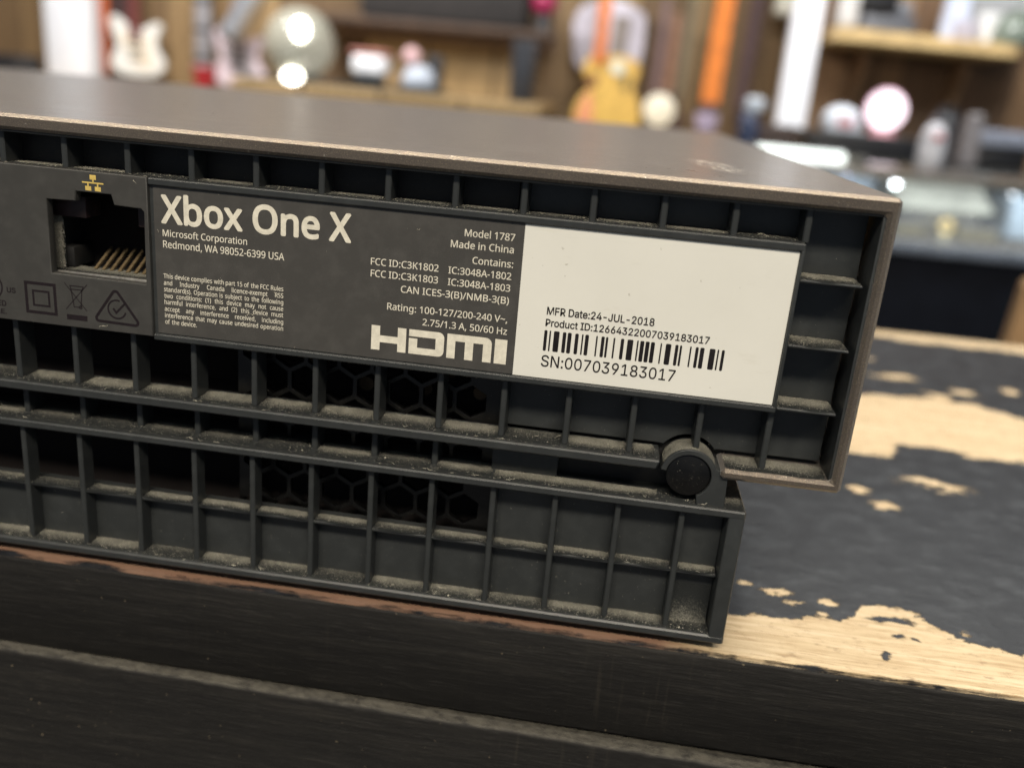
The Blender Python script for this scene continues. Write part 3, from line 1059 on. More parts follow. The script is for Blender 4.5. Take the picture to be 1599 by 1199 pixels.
# lint on upright faces
for _ in range(520):
    x = random.uniform(-104, -3)
    z = random.choice((random.uniform(-52, -45), random.uniform(-52, -45), random.uniform(-43.5, -36)))
    if z > -44 and x < -33:
        continue
    r = random.uniform(0.025, 0.07)
    ps = [(x + random.uniform(-r, r), 3.29 - random.uniform(0, r), z + random.uniform(-r, r)) for _ in range(4)]
    sp.add(ps, [(0, 1, 2), (0, 2, 3), (0, 3, 1), (1, 3, 2)])
for _ in range(260):
    x, z = random.uniform(-32, 7.5), random.uniform(-28, 2)
    if z > -21 and x < 0.6:
        z = random.uniform(-28, -21.5)
    r = random.uniform(0.02, 0.06)
    ps = [(x + random.uniform(-r, r), 4.98 - random.uniform(0, r), z + random.uniform(-r, r)) for _ in range(4)]
    sp.add(ps, [(0, 1, 2), (0, 2, 3), (0, 3, 1), (1, 3, 2)])
for _ in range(46):
    r = random.uniform(0.02, 0.055)
    a, q = random.uniform(0, 6.28), 2.5 * math.sqrt(random.random())
    x, z = HX + q * math.cos(a), HZ + q * math.sin(a)
    ps = [(x + random.uniform(-r, r), 0.99 - random.uniform(0, r), z + random.uniform(-r, r)) for _ in range(4)]
    sp.add(ps, [(0, 1, 2), (0, 2, 3), (0, 3, 1), (1, 3, 2)])
for _ in range(90):
    r = random.uniform(0.015, 0.05)
    x, z = random.uniform(-104, -33), random.uniform(-20, -1.5)
    if x > -93 and x < -78.2:
        continue
    y = 0.40 if x > -78.2 else -0.005
    ps = [(x + random.uniform(-r, r), y - random.uniform(0, r), z + random.uniform(-r, r)) for _ in range(4)]
    sp.add(ps, [(0, 1, 2), (0, 2, 3), (0, 3, 1), (1, 3, 2)])
for _ in range(110):
    x = random.uniform(-103, -4)
    z, y = random.choice(((-28.9, 0.6), (-52.75, 0.6), (-34.45, 0.7), (-44.3, 1.3), (-52.7, 2.4), (-28.8, 3.0)))
    if z > -30 and x > -14:
        continue
    fibre(x, y, z, random.uniform(0.4, 1.3), random.random() < 0.4)
for x, z, L in ((-80.2, -1.2, 0.7), (-86.2, -20.0, 1.5), (-66.5, -16.4, 1.9), (-62.8, -12.9, 0.7), (-45.0, -3.2, 0.5), (-60, -20.3, 0.8), (-77.9, -6.6, 0.6), (-26.5, -5.5, 0.5)):
    fibre(x, 0.39 if x > -78.2 else -0.02, z, L, True)
fibre(-4.6, 2.6, -0.1, 1.2)
fibre(-4.2, 2.9, 0.0, 1.0, True)
fibre(-4.9, 2.2, 0.0, 0.8)
dust = dd.build('dust', M_DUST, con, ang=3.0)
ca_ = dust.data.attributes.new('cover', 'FLOAT', 'POINT')
for i in range(len(dd.v)):
    ca_.data[i].value = COV.get(i, 0.8)
tag(dust, kind='stuff')
lint = sp.build('lint', M_SPECK, con, smooth=False)
tag(lint, kind='stuff')

# ------------------------------------------------------------------ background: the shop behind


def W():
    return MB(1.0)


tan = mat_planks('tan_shelf_board', [(0.36, 0.245, 0.115), (0.43, 0.30, 0.15), (0.32, 0.21, 0.10)], 400)
whitep = simple('white_paint', (0.78, 0.79, 0.82), 0.5, 0.4, 0, 0.05)
blackm = simple('black_case', (0.012, 0.012, 0.014), 0.45, 0.5)


def strat(name, label, cx, z0, h, y, mats, neck_h=0.62, wf=1.15):
    body, guard, neckm, dark = mats
    o = [(0, 0), (.25, .02), (.38, .10), (.42, .22), (.37, .36), (.30, .48), (.31, .62), (.37, .76), (.38, .86), (.31, .90), (.21, .85), (.11, .79),
         (-.09, .79), (-.18, .85), (-.28, .94), (-.36, .97), (-.41, .90), (-.38, .74), (-.31, .5), (-.37, .36), (-.42, .22), (-.38, .10), (-.25, .02)]
    g = thing(name, (cx, y, z0), label, 'guitar', 'guitars hanging on the wall')
    out = smooth_loop([(cx + a * h * wf, z0 + c * h) for a, c in o], 3)
    W().plate(out, [], y - .022, y + .022, .008).build('body', body, g)
    pg = smooth_loop([(cx + a * h * wf, z0 + c * h) for a, c in [(-.05, .2), (.2, .14), (.27, .3), (.2, .5), (.24, .68), (.1, .66), (-.1, .66), (-.22, .72), (-.24, .55), (-.12, .42)]], 3)
    W().plate(pg, [], y - .026, y - .0225).build('pickguard', guard, g)
    W().hexa([(cx - .036, y - .04, z0 + .62 * h), (cx + .036, y - .04, z0 + .62 * h), (cx + .036, y - .0225, z0 + .62 * h), (cx - .036, y - .0225, z0 + .62 * h),
              (cx - .030, y - .04, z0 + h + neck_h), (cx + .030, y - .04, z0 + h + neck_h), (cx + .030, y - .015, z0 + h + neck_h), (cx - .030, y - .015, z0 + h + neck_h)], .003).build('neck', neckm, g)
    hz = z0 + h + neck_h
    W().plate([(cx - .022, hz + .001), (cx + .022, hz + .001), (cx + .045, hz + .05), (cx + .035, hz + .17), (cx - .01, hz + .18), (cx - .035, hz + .05)], [], y - .038, y - .02, .003).build('headstock', neckm, g)
    for k in range(3):
        zc = z0 + h * (.28 + .13 * k)
        W().box(cx - .042, cx + .042, y - .032, y - .0262, zc, zc + .018, .003).build('pickup', dark, g)
    return g


cream = simple('cream_white_lacquer', (0.72, 0.71, 0.66), 0.3, 0.5, 0, 0.06)
mar = simple('maroon_fretboard', (0.13, 0.035, 0.03), 0.5, 0.4)
strat('electric_guitar', 'white electric guitar with a dark red neck, hanging left of the grey bass', -2.99, -0.045, 0.35, 5.35, (cream, simple('ivory_guard', (0.75, 0.66, 0.52), 0.4), mar, blackm))
pk = simple('pale_pink_lacquer', (0.62, 0.52, 0.56), 0.3, 0.5, 0, 0.06)
strat('electric_guitar', 'pale pink electric guitar hanging below the slanted silver stand arm', -2.325, -0.055, 0.33, 5.30, (pk, simple('grey_guard', (0.33, 0.30, 0.31), 0.4), simple('grey_brown_neck', (0.2, 0.16, 0.15), 0.5), blackm))
# grey bass neck
gb = thing('bass_guitar', (-2.60, 5.4, -0.6), 'silver grey bass neck hanging between the white and the pale pink guitar', 'guitar', 'guitars hanging on the wall')
gm = simple('silver_grey_fretboard', (0.30, 0.29, 0.30), 0.35, 0.5, 0.3)
W().hexa([(-2.655, 5.38, -.3), (-2.545, 5.38, -.3), (-2.545, 5.41, -.3), (-2.655, 5.41, -.3), (-2.63, 5.38, 0.9), (-2.55, 5.38, 0.9), (-2.55, 5.41, 0.9), (-2.63, 5.41, 0.9)], .004).build('neck', gm, gb)
for k in range(7):
    z = -0.25 + k * .165
    W().box(-2.652, -2.548, 5.372, 5.3795, z, z + .02).build('fret', blackm, gb)
W().plate(smooth_loop([(-2.6, -1.0 + .25), (-2.42, -.7), (-2.45, -.5), (-2.42, -.32), (-2.53, -.31), (-2.66, -.31), (-2.78, -.3), (-2.74, -.5), (-2.78, -.7)], 3), [], 5.37, 5.42, .01).build('body', gm, gb)
# orange-red neck at the far left
on = thing('folded_strap', (-3.235, 5.4, -0.05), 'orange red leather strap hanging right beside the white post', 'strap', 'straps hanging on the wall')
W().hexa([(-3.30, 5.385, -.05), (-3.215, 5.385, -.05), (-3.215, 5.41, -.05), (-3.30, 5.41, -.05), (-3.272, 5.385, .9), (-3.175, 5.385, .9), (-3.175, 5.41, .9), (-3.272, 5.41, .9)], .006).build('strap_band', simple('orange_red_leather', (0.45, 0.10, 0.025), 0.5), on)
W().box(-3.185, -3.06, 5.39, 5.41, -.06, .9, .005).build('strap_backing', simple('dark_maroon_leather', (0.035, 0.015, 0.014), 0.6), on)
# white posts
p1 = W().box(-3.49, -3.225, 5.2, 5.36, -1.0, 2.4, .01)
tag(p1.build('white_post', whitep), 'broad white post at the far left, beside the white guitar', 'post')
p2 = W().hexa([(.70, 4.45, -1), (.835, 4.45, -1), (.835, 4.55, -1), (.70, 4.55, -1), (.685, 4.45, 2.4), (.805, 4.45, 2.4), (.805, 4.55, 2.4), (.685, 4.55, 2.4)], .008)
tag(p2.build('white_post', whitep), 'slim white post standing left of the right-hand shelf', 'post')
p3 = W().box(.865, .945, 4.32, 4.40, .465, 1.2, .006)
tag(p3.build('shelf_bracket', simple('off_white_paint', (0.62, 0.60, 0.57), .5), None), 'off-white upright at the left end of the right-hand shelf', 'bracket')
# things at the left edge
tl = W().box(-3.86, -3.52, 4.95, 5.2, -0.0845, 0.02, .01)
tag(tl.build('black_case', blackm), 'low black case on the ledge left of the white post', 'case')
vs_ = thing('glass_jar', (-3.88, 4.9, -0.08), 'pale glass jar at the left edge of the view', 'jar')
W().lathe([(0, -.08), (.10, -.08), (.115, -.02), (.11, .09), (.06, .13), (.055, .17)], (-3.93, 4.75, 0), 24).build('bowl', simple('pale_green_glass', (0.55, 0.60, 0.52), .2, .6), vs_)
W().lathe([(.056, .168), (.062, .17), (.062, .19), (0, .192)], (-3.93, 4.75, 0), 20).build('lid', simple('silver_lid', (0.5, 0.5, 0.48), .3, .5, .8), vs_)
ld = W().box(-4.6, -2.06, 4.7, 5.48, -0.12, -0.085, .006)
tag(ld.build('wall_ledge', tan), 'tan wooden ledge under the guitars on the left', 'ledge')
rd = thing('red_cup', (-2.32, 4.95, -0.085), 'small red cup on the ledge right of the white guitar', 'cup')
W().lathe([(0, -.085), (.050, -.085), (.068, .045), (.062, .045), (.05, -.07)], (-2.36, 4.9, 0), 20).build('cup_body', simple('red_plastic', (0.28, 0.015, 0.02), .4), rd)
W().lathe([(.068, .045), (.074, .048), (.068, .052), (.062, .047)], (-2.36, 4.9, 0), 20).build('rim', simple('pink_plastic', (0.6, 0.25, 0.25), .4), rd)
# slanted silver arm
sa = thing('microphone_stand', (-2.3, 5.2, 0.28), 'slanted silver stand arm above the pale pink guitar', 'stand')
W().rod((-2.32, 5.15, .24), (-2.12, 5.15, .52), .062, .058, 16).build('arm', simple('silver_metal', (0.66, 0.68, 0.72), .3, .5, .8), sa)
W().rod((-2.345, 5.15, .205), (-2.3201, 5.15, .2399), .045, .066, 16).build('clamp', simple('grey_metal', (0.2, 0.2, 0.2), .4, .5, .7), sa)
# round glass globe, its highlights put in as glowing balls
gl = thing('shelf_globe', (-1.655, 4.55, 0.036), 'round glass globe with glowing balls for its highlights, on the shelf left of the white box', 'lamp')
glass = NT('smoky_glass')
glass.out((0.46, 0.46, 0.38), .12, .8, 0.0, Alpha=0.55)
W().sphere((-1.655, 4.45, .195), .172).build('glass_globe', glass.m, gl)
W().lathe([(0, .036), (.11, .036), (.10, .05), (.05, .06), (.04, .08), (0, .08)], (-1.655, 4.45, 0), 24).build('base', simple('dark_metal', (0.06, 0.06, 0.06), .4, .5, .5), gl)
M_GLINT = emit('glowing_glint', (1.0, 0.95, 0.82), 11.0)  # emission stands in for ceiling light reflected in the globe
W().sphere((-1.595, 4.285, .256), .042, .85, .5, 1.1).build('bulb_or_glint', M_GLINT, gl)
W().sphere((-1.648, 4.325, .043), .046, 1, .5, .62).build('bulb_or_glint', M_GLINT, gl)
W().rod((-1.65, 4.36, .09), (-1.595, 4.30, .213), .02).build('added_rod', simple('pale_added_rod', (0.6, 0.6, 0.5), .4), gl)  # added rod up to the upper highlight
# left shelf with its things
sh = thing('wall_shelf', (-1.15, 4.9, -0.03), 'long tan shelf holding the glass globe, the white box and the black speaker', 'shelf')
W().box(-1.95, -.43, 4.30, 5.48, -.035, .012, .005).build('shelf_board', tan, sh)
W().box(-1.55, -.62, 5.3, 5.48, .013, .34, .004).build('back_board', tan, sh)
W().box(-1.9, -.9, 4.32, 4.5, .0125, .03, .003).build('mat', simple('dark_green_cloth', (0.025, 0.03, 0.03), .8), sh)
bx_ = thing('white_box', (-1.31, 4.55, 0.03), 'shiny white box with a pink edge, right of the glass globe', 'box')
W().box(-1.40, -1.23, 4.46, 4.62, .075, .178, .03, 3).build('carton', simple('glossy_white', (0.85, 0.86, 0.9), .25), bx_)
W().box(-1.405, -1.225, 4.455, 4.625, .179, .196, .008).build('lid', simple('pale_red_card', (0.6, 0.25, 0.2), .5), bx_)
W().box(-1.38, -1.25, 4.48, 4.6, .0301, .0745, .01).build('foot', blackm, bx_)
bl = thing('baseball_cap', (-1.07, 4.5, 0.03), 'grey and black cap lying on the shelf, right of the white box', 'cap')
W().sphere((-1.06, 4.5, .075), .085, 1, 1, .85).build('crown', simple('blue_grey_cloth', (0.42, 0.46, 0.52), .6), bl)
W().box(-1.15, -.985, 4.36, 4.45, .0302, .045, .007).build('brim', blackm, bl)
W().box(-1.04, -.96, 4.56, 4.62, .0302, .20, .015).build('backing_card', blackm, bl)
W().sphere((-1.12, 4.58, .185), .045).build('button', simple('pink_cloth', (0.65, 0.42, 0.42), .6), bl)
spk = thing('loudspeaker', (-.56, 4.65, 0.02), 'tall black loudspeaker at the right end of the long tan shelf', 'speaker')
W().box(-.615, -.50, 4.58, 4.74, .013, .31, .008).build('cabinet', blackm, spk)
W().box(-.606, -.509, 4.572, 4.5795, .025, .300, .003).build('grille', simple('blue_black_cloth', (0.013, 0.015, 0.02), .8), spk)
W().lathe([(0, 4.570), (.035, 4.567), (.04, 4.5718)], (-.557, 0, .09), 24, 'y').build('cone', blackm, spk)
us = thing('upper_shelf', (-1.1, 4.9, 0.36), 'dark brown upper shelf over the long tan shelf', 'shelf')
W().box(-1.85, -.46, 5.05, 5.48, .345, .385, .006).build('shelf_board', simple('dark_brown_wood', (0.06, 0.033, 0.018), .6), us)
W().box(-1.85, -.46, 5.16, 5.29, .29, .344, .006).build('rail', simple('brown_wood', (0.14, 0.08, 0.042), .6), us)
bg = W().box(-1.55, -.62, 5.08, 5.45, .386, .66, .03)
tag(bg.build('equipment_bag', simple('black_brown_cloth', (0.016, 0.013, 0.012), .8)), 'long black bag lying on the dark brown upper shelf', 'bag')
mg = thing('toy_ball', (-.50, 4.7, .386), 'magenta ball at the right end of the dark brown upper shelf', 'ball')
W().sphere((-.53, 5.15, .535), .07).build('ball_body', simple('magenta_plastic', (0.30, 0.012, 0.07), .4), mg)
W().lathe([(0, .386), (.05, .386), (.04, .47), (0, .471)], (-.53, 5.15, 0), 16).build('ball_stand', blackm, mg)
# acoustic guitar with shirts behind
ac = thing('acoustic_guitar', (-.14, 5.3, -0.16), 'yellow acoustic guitar hanging under the white shirt', 'guitar', 'guitars hanging on the wall')
oy = simple('honey_yellow_top', (0.58, 0.36, 0.08), .35)
out = smooth_loop([(-.13, -.16), (.0, -.15), (.06, -.05), (.045, .06), (.005, .13), (.03, .22), (.0, .28), (-.08, .30), (-.13, .295), (-.2, .30), (-.27, .27), (-.285, .2), (-.25, .12), (-.3, .05), (-.32, -.05), (-.26, -.15)], 4)
W().plate(out, [], 5.2, 5.3, .012).build('body', oy, ac)
W().plate(smooth_loop([(-.26, -.13), (-.205, -.12), (-.215, .03), (-.235, .1), (-.27, .05), (-.30, -.05)], 3), [], 5.194, 5.1995).build('side_panel', simple('salmon_wood', (0.62, 0.25, 0.12), .4), ac)
W().lathe([(0, 5.1965), (.032, 5.1965), (.034, 5.1995)], (-.23, 0, .155), 24, 'y').build('sound_hole', simple('dark_red_hole', (0.12, 0.025, 0.012), .6), ac)
W().plate(smooth_loop([(-.06, .12), (-.03, .13), (-.03, .2), (-.055, .21)], 3), [], 5.194, 5.1995).build('pickguard', simple('olive_brown', (0.12, 0.09, 0.03), .4), ac)
W().lathe([(0, 5.180), (.036, 5.184), (.042, 5.1990)], (-.095, 0, .232), 20, 'y').build('rosette', simple('pale_green_white', (0.62, 0.62, 0.50), .4), ac)
W().box(-.235, -.165, 5.17, 5.1935, .25, .95, .005).build('neck', simple('orange_neck', (0.58, 0.17, 0.045), .45), ac)
sh1 = thing('white_shirt', (-.18, 5.46, .3), 'pale lilac and white shirt hanging behind the yellow acoustic guitar', 'shirt')
so_ = simple('lilac_white_cloth', (0.55, 0.52, 0.58), .8)
W().plate(smooth_loop([(-.35, .25), (-.30, .22), (-.2, .24), (-.1, .22), (.02, .24), (.03, .5), (-.02, .56), (-.12, .60), (-.24, .60), (-.34, .55), (-.38, .45)], 3), [], 5.40, 5.44, .012).build('cloth', so_, sh1)
W().plate([(-.16, .3), (-.06, .3), (-.05, .52), (-.15, .52)], [], 5.393, 5.3995).build('print', simple('grey_brown_print', (0.22, 0.19, 0.17), .8), sh1)
# banjo, straps and other hanging things
bj = thing('banjo', (.155, 5.3, -.07), 'small banjo with a round cream head, hanging right of the acoustic guitar', 'banjo')
W().lathe([(0, 5.265), (.082, 5.265), (.090, 5.27), (.092, 5.31), (0, 5.32)], (.162, 0, .03), 32, 'y').build('head', simple('cream_head', (0.78, 0.72, 0.56), .5), bj)
W().hexa([(.10, 5.27, .12), (.15, 5.27, .12), (.15, 5.30, .12), (.10, 5.30, .12), (.11, 5.27, .62), (.155, 5.27, .62), (.155, 5.30, .62), (.11, 5.30, .62)], .004).build('neck', simple('purple_brown_neck', (0.13, 0.075, 0.07), .5), bj)
nk = thing('ukulele', (.22, 5.35, -.12), 'small brown instrument with a salmon neck, right behind the banjo', 'ukulele')
W().hexa([(.17, 5.35, .12), (.225, 5.35, .12), (.225, 5.38, .12), (.17, 5.38, .12), (.18, 5.35, .55), (.23, 5.35, .55), (.23, 5.38, .55), (.18, 5.38, .55)], .004).build('neck', simple('salmon_brown_neck', (0.30, 0.15, 0.085), .5), nk)
W().plate(smooth_loop([(.2, -.13), (.3, -.1), (.31, 0), (.27, .05), (.24, .13), (.2, .13), (.16, .08), (.1, -.02), (.11, -.1)], 3), [], 5.33, 5.39, .01).build('body', simple('dark_brown_body', (0.055, 0.025, 0.016), .4), nk)
st = thing('guitar_strap', (.44, 5.25, .09), 'bright orange strap hanging against the boards, left of the slim white post', 'strap', 'straps hanging on the wall')
W().hexa([(.385, 5.24, .09), (.49, 5.24, .09), (.49, 5.262, .09), (.385, 5.262, .09), (.405, 5.24, .95), (.50, 5.24, .95), (.50, 5.262, .95), (.405, 5.262, .95)], .005).build('strap_band', simple('bright_orange_cloth', (0.66, 0.19, 0.025), .7), st)
W().box(.40, .475, 5.245, 5.258, .02, .0895, .004).build('strap_end', simple('dark_leather', (0.06, 0.03, 0.03), .6), st)
st2 = thing('guitar_strap', (.56, 5.3, .05), 'dark purple strap hanging between the orange strap and the slim white post', 'strap', 'straps hanging on the wall')
W().hexa([(.575, 5.29, .08), (.635, 5.29, .08), (.635, 5.31, .08), (.575, 5.31, .08), (.60, 5.29, .95), (.67, 5.29, .95), (.67, 5.31, .95), (.60, 5.31, .95)], .005).build('strap_band', simple('dark_purple_cloth', (0.075, 0.042, 0.045), .7), st2)
W().box(.59, .625, 5.292, 5.308, .0, .0795, .004).build('strap_end', simple('dark_leather_tab', (0.04, 0.02, 0.02), .6), st2)
li = thing('lilac_bowl', (.365, 4.45, -.05), 'small lilac bowl under the bright orange strap', 'bowl')
W().lathe([(0, -.06), (.03, -.06), (.055, -.01), (.058, .04), (.05, .042), (.04, -.02), (0, -.03)], (.365, 4.45, 0), 24).build('bowl_body', simple('lilac_glaze', (0.40, 0.33, 0.42), .3), li)
W().lathe([(0, -.10), (.05, -.10), (.045, -.0605), (0, -.0602)], (.365, 4.45, 0), 20).build('bowl_foot', simple('dark_foot', (0.04, 0.025, 0.03), .5), li)
bt = thing('blue_bottle', (.42, 3.2, -.06), 'dark blue bottle with a pale cap, left of the slim white post', 'bottle')
W().lathe([(0, -.06), (.033, -.06), (.036, -.05), (.036, .04), (.026, .062), (.02, .066), (.02, .07)], (.405, 3.2, 0), 20).build('glass_body', simple('blue_black_glass', (0.03, 0.04, 0.075), .2), bt)
W().lathe([(.03, .0701), (.034, .075), (.034, .105), (.02, .115), (0, .116)], (.415, 3.2, 0), 20).build('cap', simple('pale_blue_cap', (0.48, 0.52, 0.56), .4), bt)
bk = W().box(.47, .60, 3.35, 3.5, -.06, .03, .008)
tag(bk.build('brown_box', simple('dark_brown_card', (0.035, 0.02, 0.014), .7)), 'dark brown box between the blue bottle and the slim white post', 'box')
ol = thing('guitar_strap', (.25, 5.33, .1), 'olive grey strap hanging between the salmon neck and the bright orange strap', 'strap', 'straps hanging on the wall')
W().hexa([(.252, 5.32, .12), (.285, 5.32, .12), (.285, 5.34, .12), (.252, 5.34, .12), (.262, 5.32, .95), (.305, 5.32, .95), (.305, 5.34, .95), (.262, 5.34, .95)], .004).build('strap_band', simple('olive_grey_cloth', (0.13, 0.115, 0.075), .8), ol)
W().box(.258, .278, 5.322, 5.338, .05, .1195, .003).build('strap_end', simple('dark_strap_end', (0.04, 0.03, 0.02), .6), ol)
hs = thing('cream_shade', (.80, 5.35, .56), 'cream lamp shade high on the wall, just left of the slim white post', 'lamp shade')
W().lathe([(.07, .58), (.085, .60), (.06, .72), (.035, .76), (0, .765)], (.80, 5.35, 0), 24).build('shade', simple('cream_card', (0.62, 0.60, 0.50), .7), hs)
W().box(.785, .815, 5.35, 5.499, .735, .75, .003).build('wall_arm', simple('dark_arm', (0.05, 0.04, 0.035), .5), hs)
rl = W().box(.05, .82, 4.38, 5.48, -.135, -.1005, .004)
tag(rl.build('wall_ledge', tan), 'tan wooden ledge under the banjo and the orange strap', 'ledge')
lt = W().box(.2, 1.0, 3.1, 3.7, -.08, -.0605, .004)
tag(lt.build('rear_counter', simple('dark_counter', (0.05, 0.04, 0.035), .5)), 'dark counter carrying the blue bottle and the brown box', 'counter')
# right shelf and what stands on it
rs = thing('wall_shelf', (1.25, 4.6, .39), 'light tan shelf on the right wall, carrying the black machine', 'shelf')
W().hexa([(.855, 4.28, .40), (1.64, 4.28, .385), (1.64, 4.71, .385), (.855, 4.71, .40), (.855, 4.28, .455), (1.64, 4.28, .437), (1.64, 4.71, .437), (.855, 4.71, .455)], .004).build('shelf_board', simple('light_tan_wood', (0.55, 0.39, 0.18), .5, .3), rs)
for x in (1.05, 1.5):
    W().hexa([(x, 4.5, .30), (x + .03, 4.5, .30), (x + .03, 4.70, .05), (x, 4.70, .05), (x, 4.5, .383), (x + .03, 4.5, .383), (x + .03, 4.70, .383), (x, 4.70, .383)], .003).build('shelf_support', simple('brown_support', (0.20, 0.115, 0.055), .6), rs)
rw = mat_planks('red_brown_boards', [(0.25, 0.145, 0.075), (0.07, 0.04, 0.028), (0.29, 0.17, 0.085), (0.13, 0.075, 0.042), (0.32, 0.19, 0.095)], 130)
tag(W().box(.84, 3.2, 4.72, 4.80, -1.0, 1.5).build('board_partition', rw), 'red-brown boarded partition behind the right-hand shelf', 'partition')
mc = thing('black_machine', (1.08, 4.5, .46), 'black and grey machine on the light tan shelf, beside the off-white upright', 'machine')
W().box(.965, 1.14, 4.42, 4.69, .54, .75, .02).build('housing', blackm, mc)
W().box(.99, 1.24, 4.45, 4.68, .458, .539, .02).build('bed', simple('slate_grey', (0.10, 0.105, 0.12), .4), mc)
W().box(1.145, 1.22, 4.47, 4.66, .54, .60, .02).build('side_box', simple('blue_slate', (0.16, 0.17, 0.19), .4), mc)
pp = thing('paper_stack', (1.39, 4.5, .45), 'pale blue papers standing upright on the light tan shelf', 'papers')
W().hexa([(1.335, 4.4, .445), (1.45, 4.4, .443), (1.45, 4.46, .443), (1.335, 4.46, .445), (1.345, 4.4, .72), (1.43, 4.4, .72), (1.43, 4.46, .72), (1.345, 4.46, .72)], .004).build('sheets', simple('pale_blue_paper', (0.55, 0.59, 0.70), .7), pp)
W().box(1.38, 1.48, 4.36, 4.395, .445, .53, .004).build('card', simple('lilac_card', (0.45, 0.42, 0.47), .7), pp)
cu = thing('white_cup', (1.53, 4.4, .445), 'shiny white cup on the light tan shelf, left of the green glass', 'cup')
W().lathe([(0, .443), (.03, .443), (.045, .50), (.055, .565), (.05, .565), (.038, .50), (0, .455)], (1.535, 4.4, 0), 24).build('cup_body', simple('white_glaze', (0.85, 0.86, 0.82), .15), cu)
W().lathe([(.016, 4.395), (.02, 4.40), (.016, 4.405), (.012, 4.40), (.016, 4.395)], (1.478, 0, .51), 16, 'y').build('handle', simple('white_glaze_handle', (0.8, 0.8, 0.78), .2), cu)
gg = thing('green_glass', (1.64, 4.3, .43), 'grey-green glass dome at the right end of the light tan shelf', 'glass')
W().lathe([(0, .439), (.085, .439), (.095, .46), (.085, .53), (.05, .57), (0, .585)], (1.63, 4.36, 0), 24).build('dome', simple('grey_green_glass', (0.16, 0.19, 0.15), .15), gg)
W().sphere((1.63, 4.36, .598), .016).build('knob', simple('pale_glass', (0.35, 0.38, 0.36), .2), gg)
bc = W().box(1.47, 1.75, 4.50, 4.69, .445, .80, .01)
tag(bc.build('grey_carton', simple('grey_card', (0.36, 0.36, 0.36), .7)), 'pale grey carton behind the white cup on the light tan shelf', 'box')

# glass display case with things on top
dc = thing('display_case', (.95, 2.2, -1.0), 'glass display case with a dark lower panel, behind the table on the right', 'display case')
edge = simple('brushed_edge', (0.20, 0.20, 0.18), .35, .5, .6)
navy = simple('blue_black_panel', (0.0045, 0.0055, 0.009), .7, .08)
W().box(.15, 1.7, 1.70, 2.75, -.98, -.165, .004).build('lower_cabinet', navy, dc)
W().box(.15, 1.7, 1.69, 1.72, -.1645, -.145, .003).build('lower_rail', simple('blue_grey_rail', (0.17, 0.20, 0.25), .4, .5, .3), dc)
gm_ = NT('case_glass')
gm_.out((0.75, 0.82, 0.85), .06, .6, 0.0, Alpha=0.10)
W().box(.16, 1.69, 1.70, 1.706, -.1445, -.0302).build('front_glass', gm_.m, dc)
W().box(.15, 1.7, 1.69, 1.73, -.030, -.021, .002).build('upper_rail', edge, dc)
W().box(.15, 1.7, 1.731, 2.75, -.028, -.021, .001).build('counter_top', simple('dark_glass_top', (0.05, 0.05, 0.045), .12, .5), dc)
W().box(.15, 1.7, 2.6, 2.62, -.1645, -.0285).build('back_board', simple('grey_green_lining', (0.45, 0.50, 0.52), .7), dc)
W().box(.16, 1.69, 1.75, 2.59, -.1640, -.155).build('inner_floor', simple('brown_grey_velvet', (0.09, 0.075, 0.06), .9), dc)
W().rod((.255, 1.78, -.031), (.46, 1.78, -.031), .0020).build('wire', edge, dc)
# glowing strip added for the bright reflection on the case trim
ct = thing('glow_strip', (.36, 1.95, -.021), 'glowing white strip in place of a reflection on the case trim, just behind the console corner', 'lamp')
W().box(.268, .452, 1.93, 1.95, -.0205, .001, .004).build('glint_bar', emit('trim_glint', (0.93, 1.0, 0.95), 2.6), ct)
W().box(.25, .2675, 1.928, 1.952, -.0205, .003, .003).build('glow_strip_end', edge, ct)
W().box(.4525, .50, 1.928, 1.952, -.0205, -.004, .003).build('glow_strip_end', edge, ct)
area('case_lamp', (.85, 1.78, -.036), (.85, 1.98, -.12), 1.3, .02, 4.2, (0.82, 0.92, 1.0))
for x, y, z, r, l, stn in ((.523, 1.78, -.0405, .0068, 'bright white spot lamp under the counter top, nearest the console', 22.0),
                           (.738, 1.76, -.0405, .0045, 'dim violet spot lamp under the counter top, at the right edge of the view', 7.0),
                           (.447, 1.86, -.0405, .004, 'faint violet spot lamp under the counter top, half hidden by the console corner', 4.0)):
    s_ = thing('spot_lamp', (x, y, z), l, 'lamp', 'spot lamps in the display case')
    W().sphere((x, y, z), r).build('bulb_or_glint', emit('cold_spot', (0.9, 0.96, 1.0) if stn > 5 else (0.55, 0.6, 1.0), stn), s_)
    W().lathe([(r * 1.3, .003), (r * 1.5, .0), (r * 1.3, .006), (0, .0095)], (x, y, z), 16).build('collar', edge, s_)
cl = thing('jewellery_tray', (.70, 2.0, -.15), 'cream cloth jewellery tray leaning up inside the display case', 'tray')
W().hexa([(.60, 1.98, -.105), (.80, 1.98, -.100), (.80, 1.995, -.10), (.60, 1.995, -.105), (.585, 2.06, -.052), (.79, 2.06, -.048), (.79, 2.075, -.048), (.585, 2.075, -.052)], .002).build('cloth_pad', simple('cream_cloth', (0.58, 0.56, 0.46), .8), cl)
W().box(.62, .78, 2.0, 2.06, -.1545, -.107, .003).build('stand', simple('tray_stand', (0.08, 0.07, 0.05), .6), cl)
b2 = W().box(.86, 1.05, 2.05, 2.3, -.1545, -.06, .006)
tag(b2.build('pale_blue_box', simple('pale_blue_card', (0.42, 0.50, 0.56), .6)), 'pale blue box inside the display case, right of the cream tray', 'box')
b3 = W().box(.43, .57, 2.1, 2.3, -.1545, -.055, .006)
tag(b3.build('grey_blue_box', simple('grey_blue_card', (0.36, 0.42, 0.48), .6)), 'grey-blue box inside the display case, left of the cream tray', 'box')
ri_ = thing('gold_ring', (.664, 1.86, -.1545), 'gold ring on its stand inside the display case, under the cream tray', 'ring')
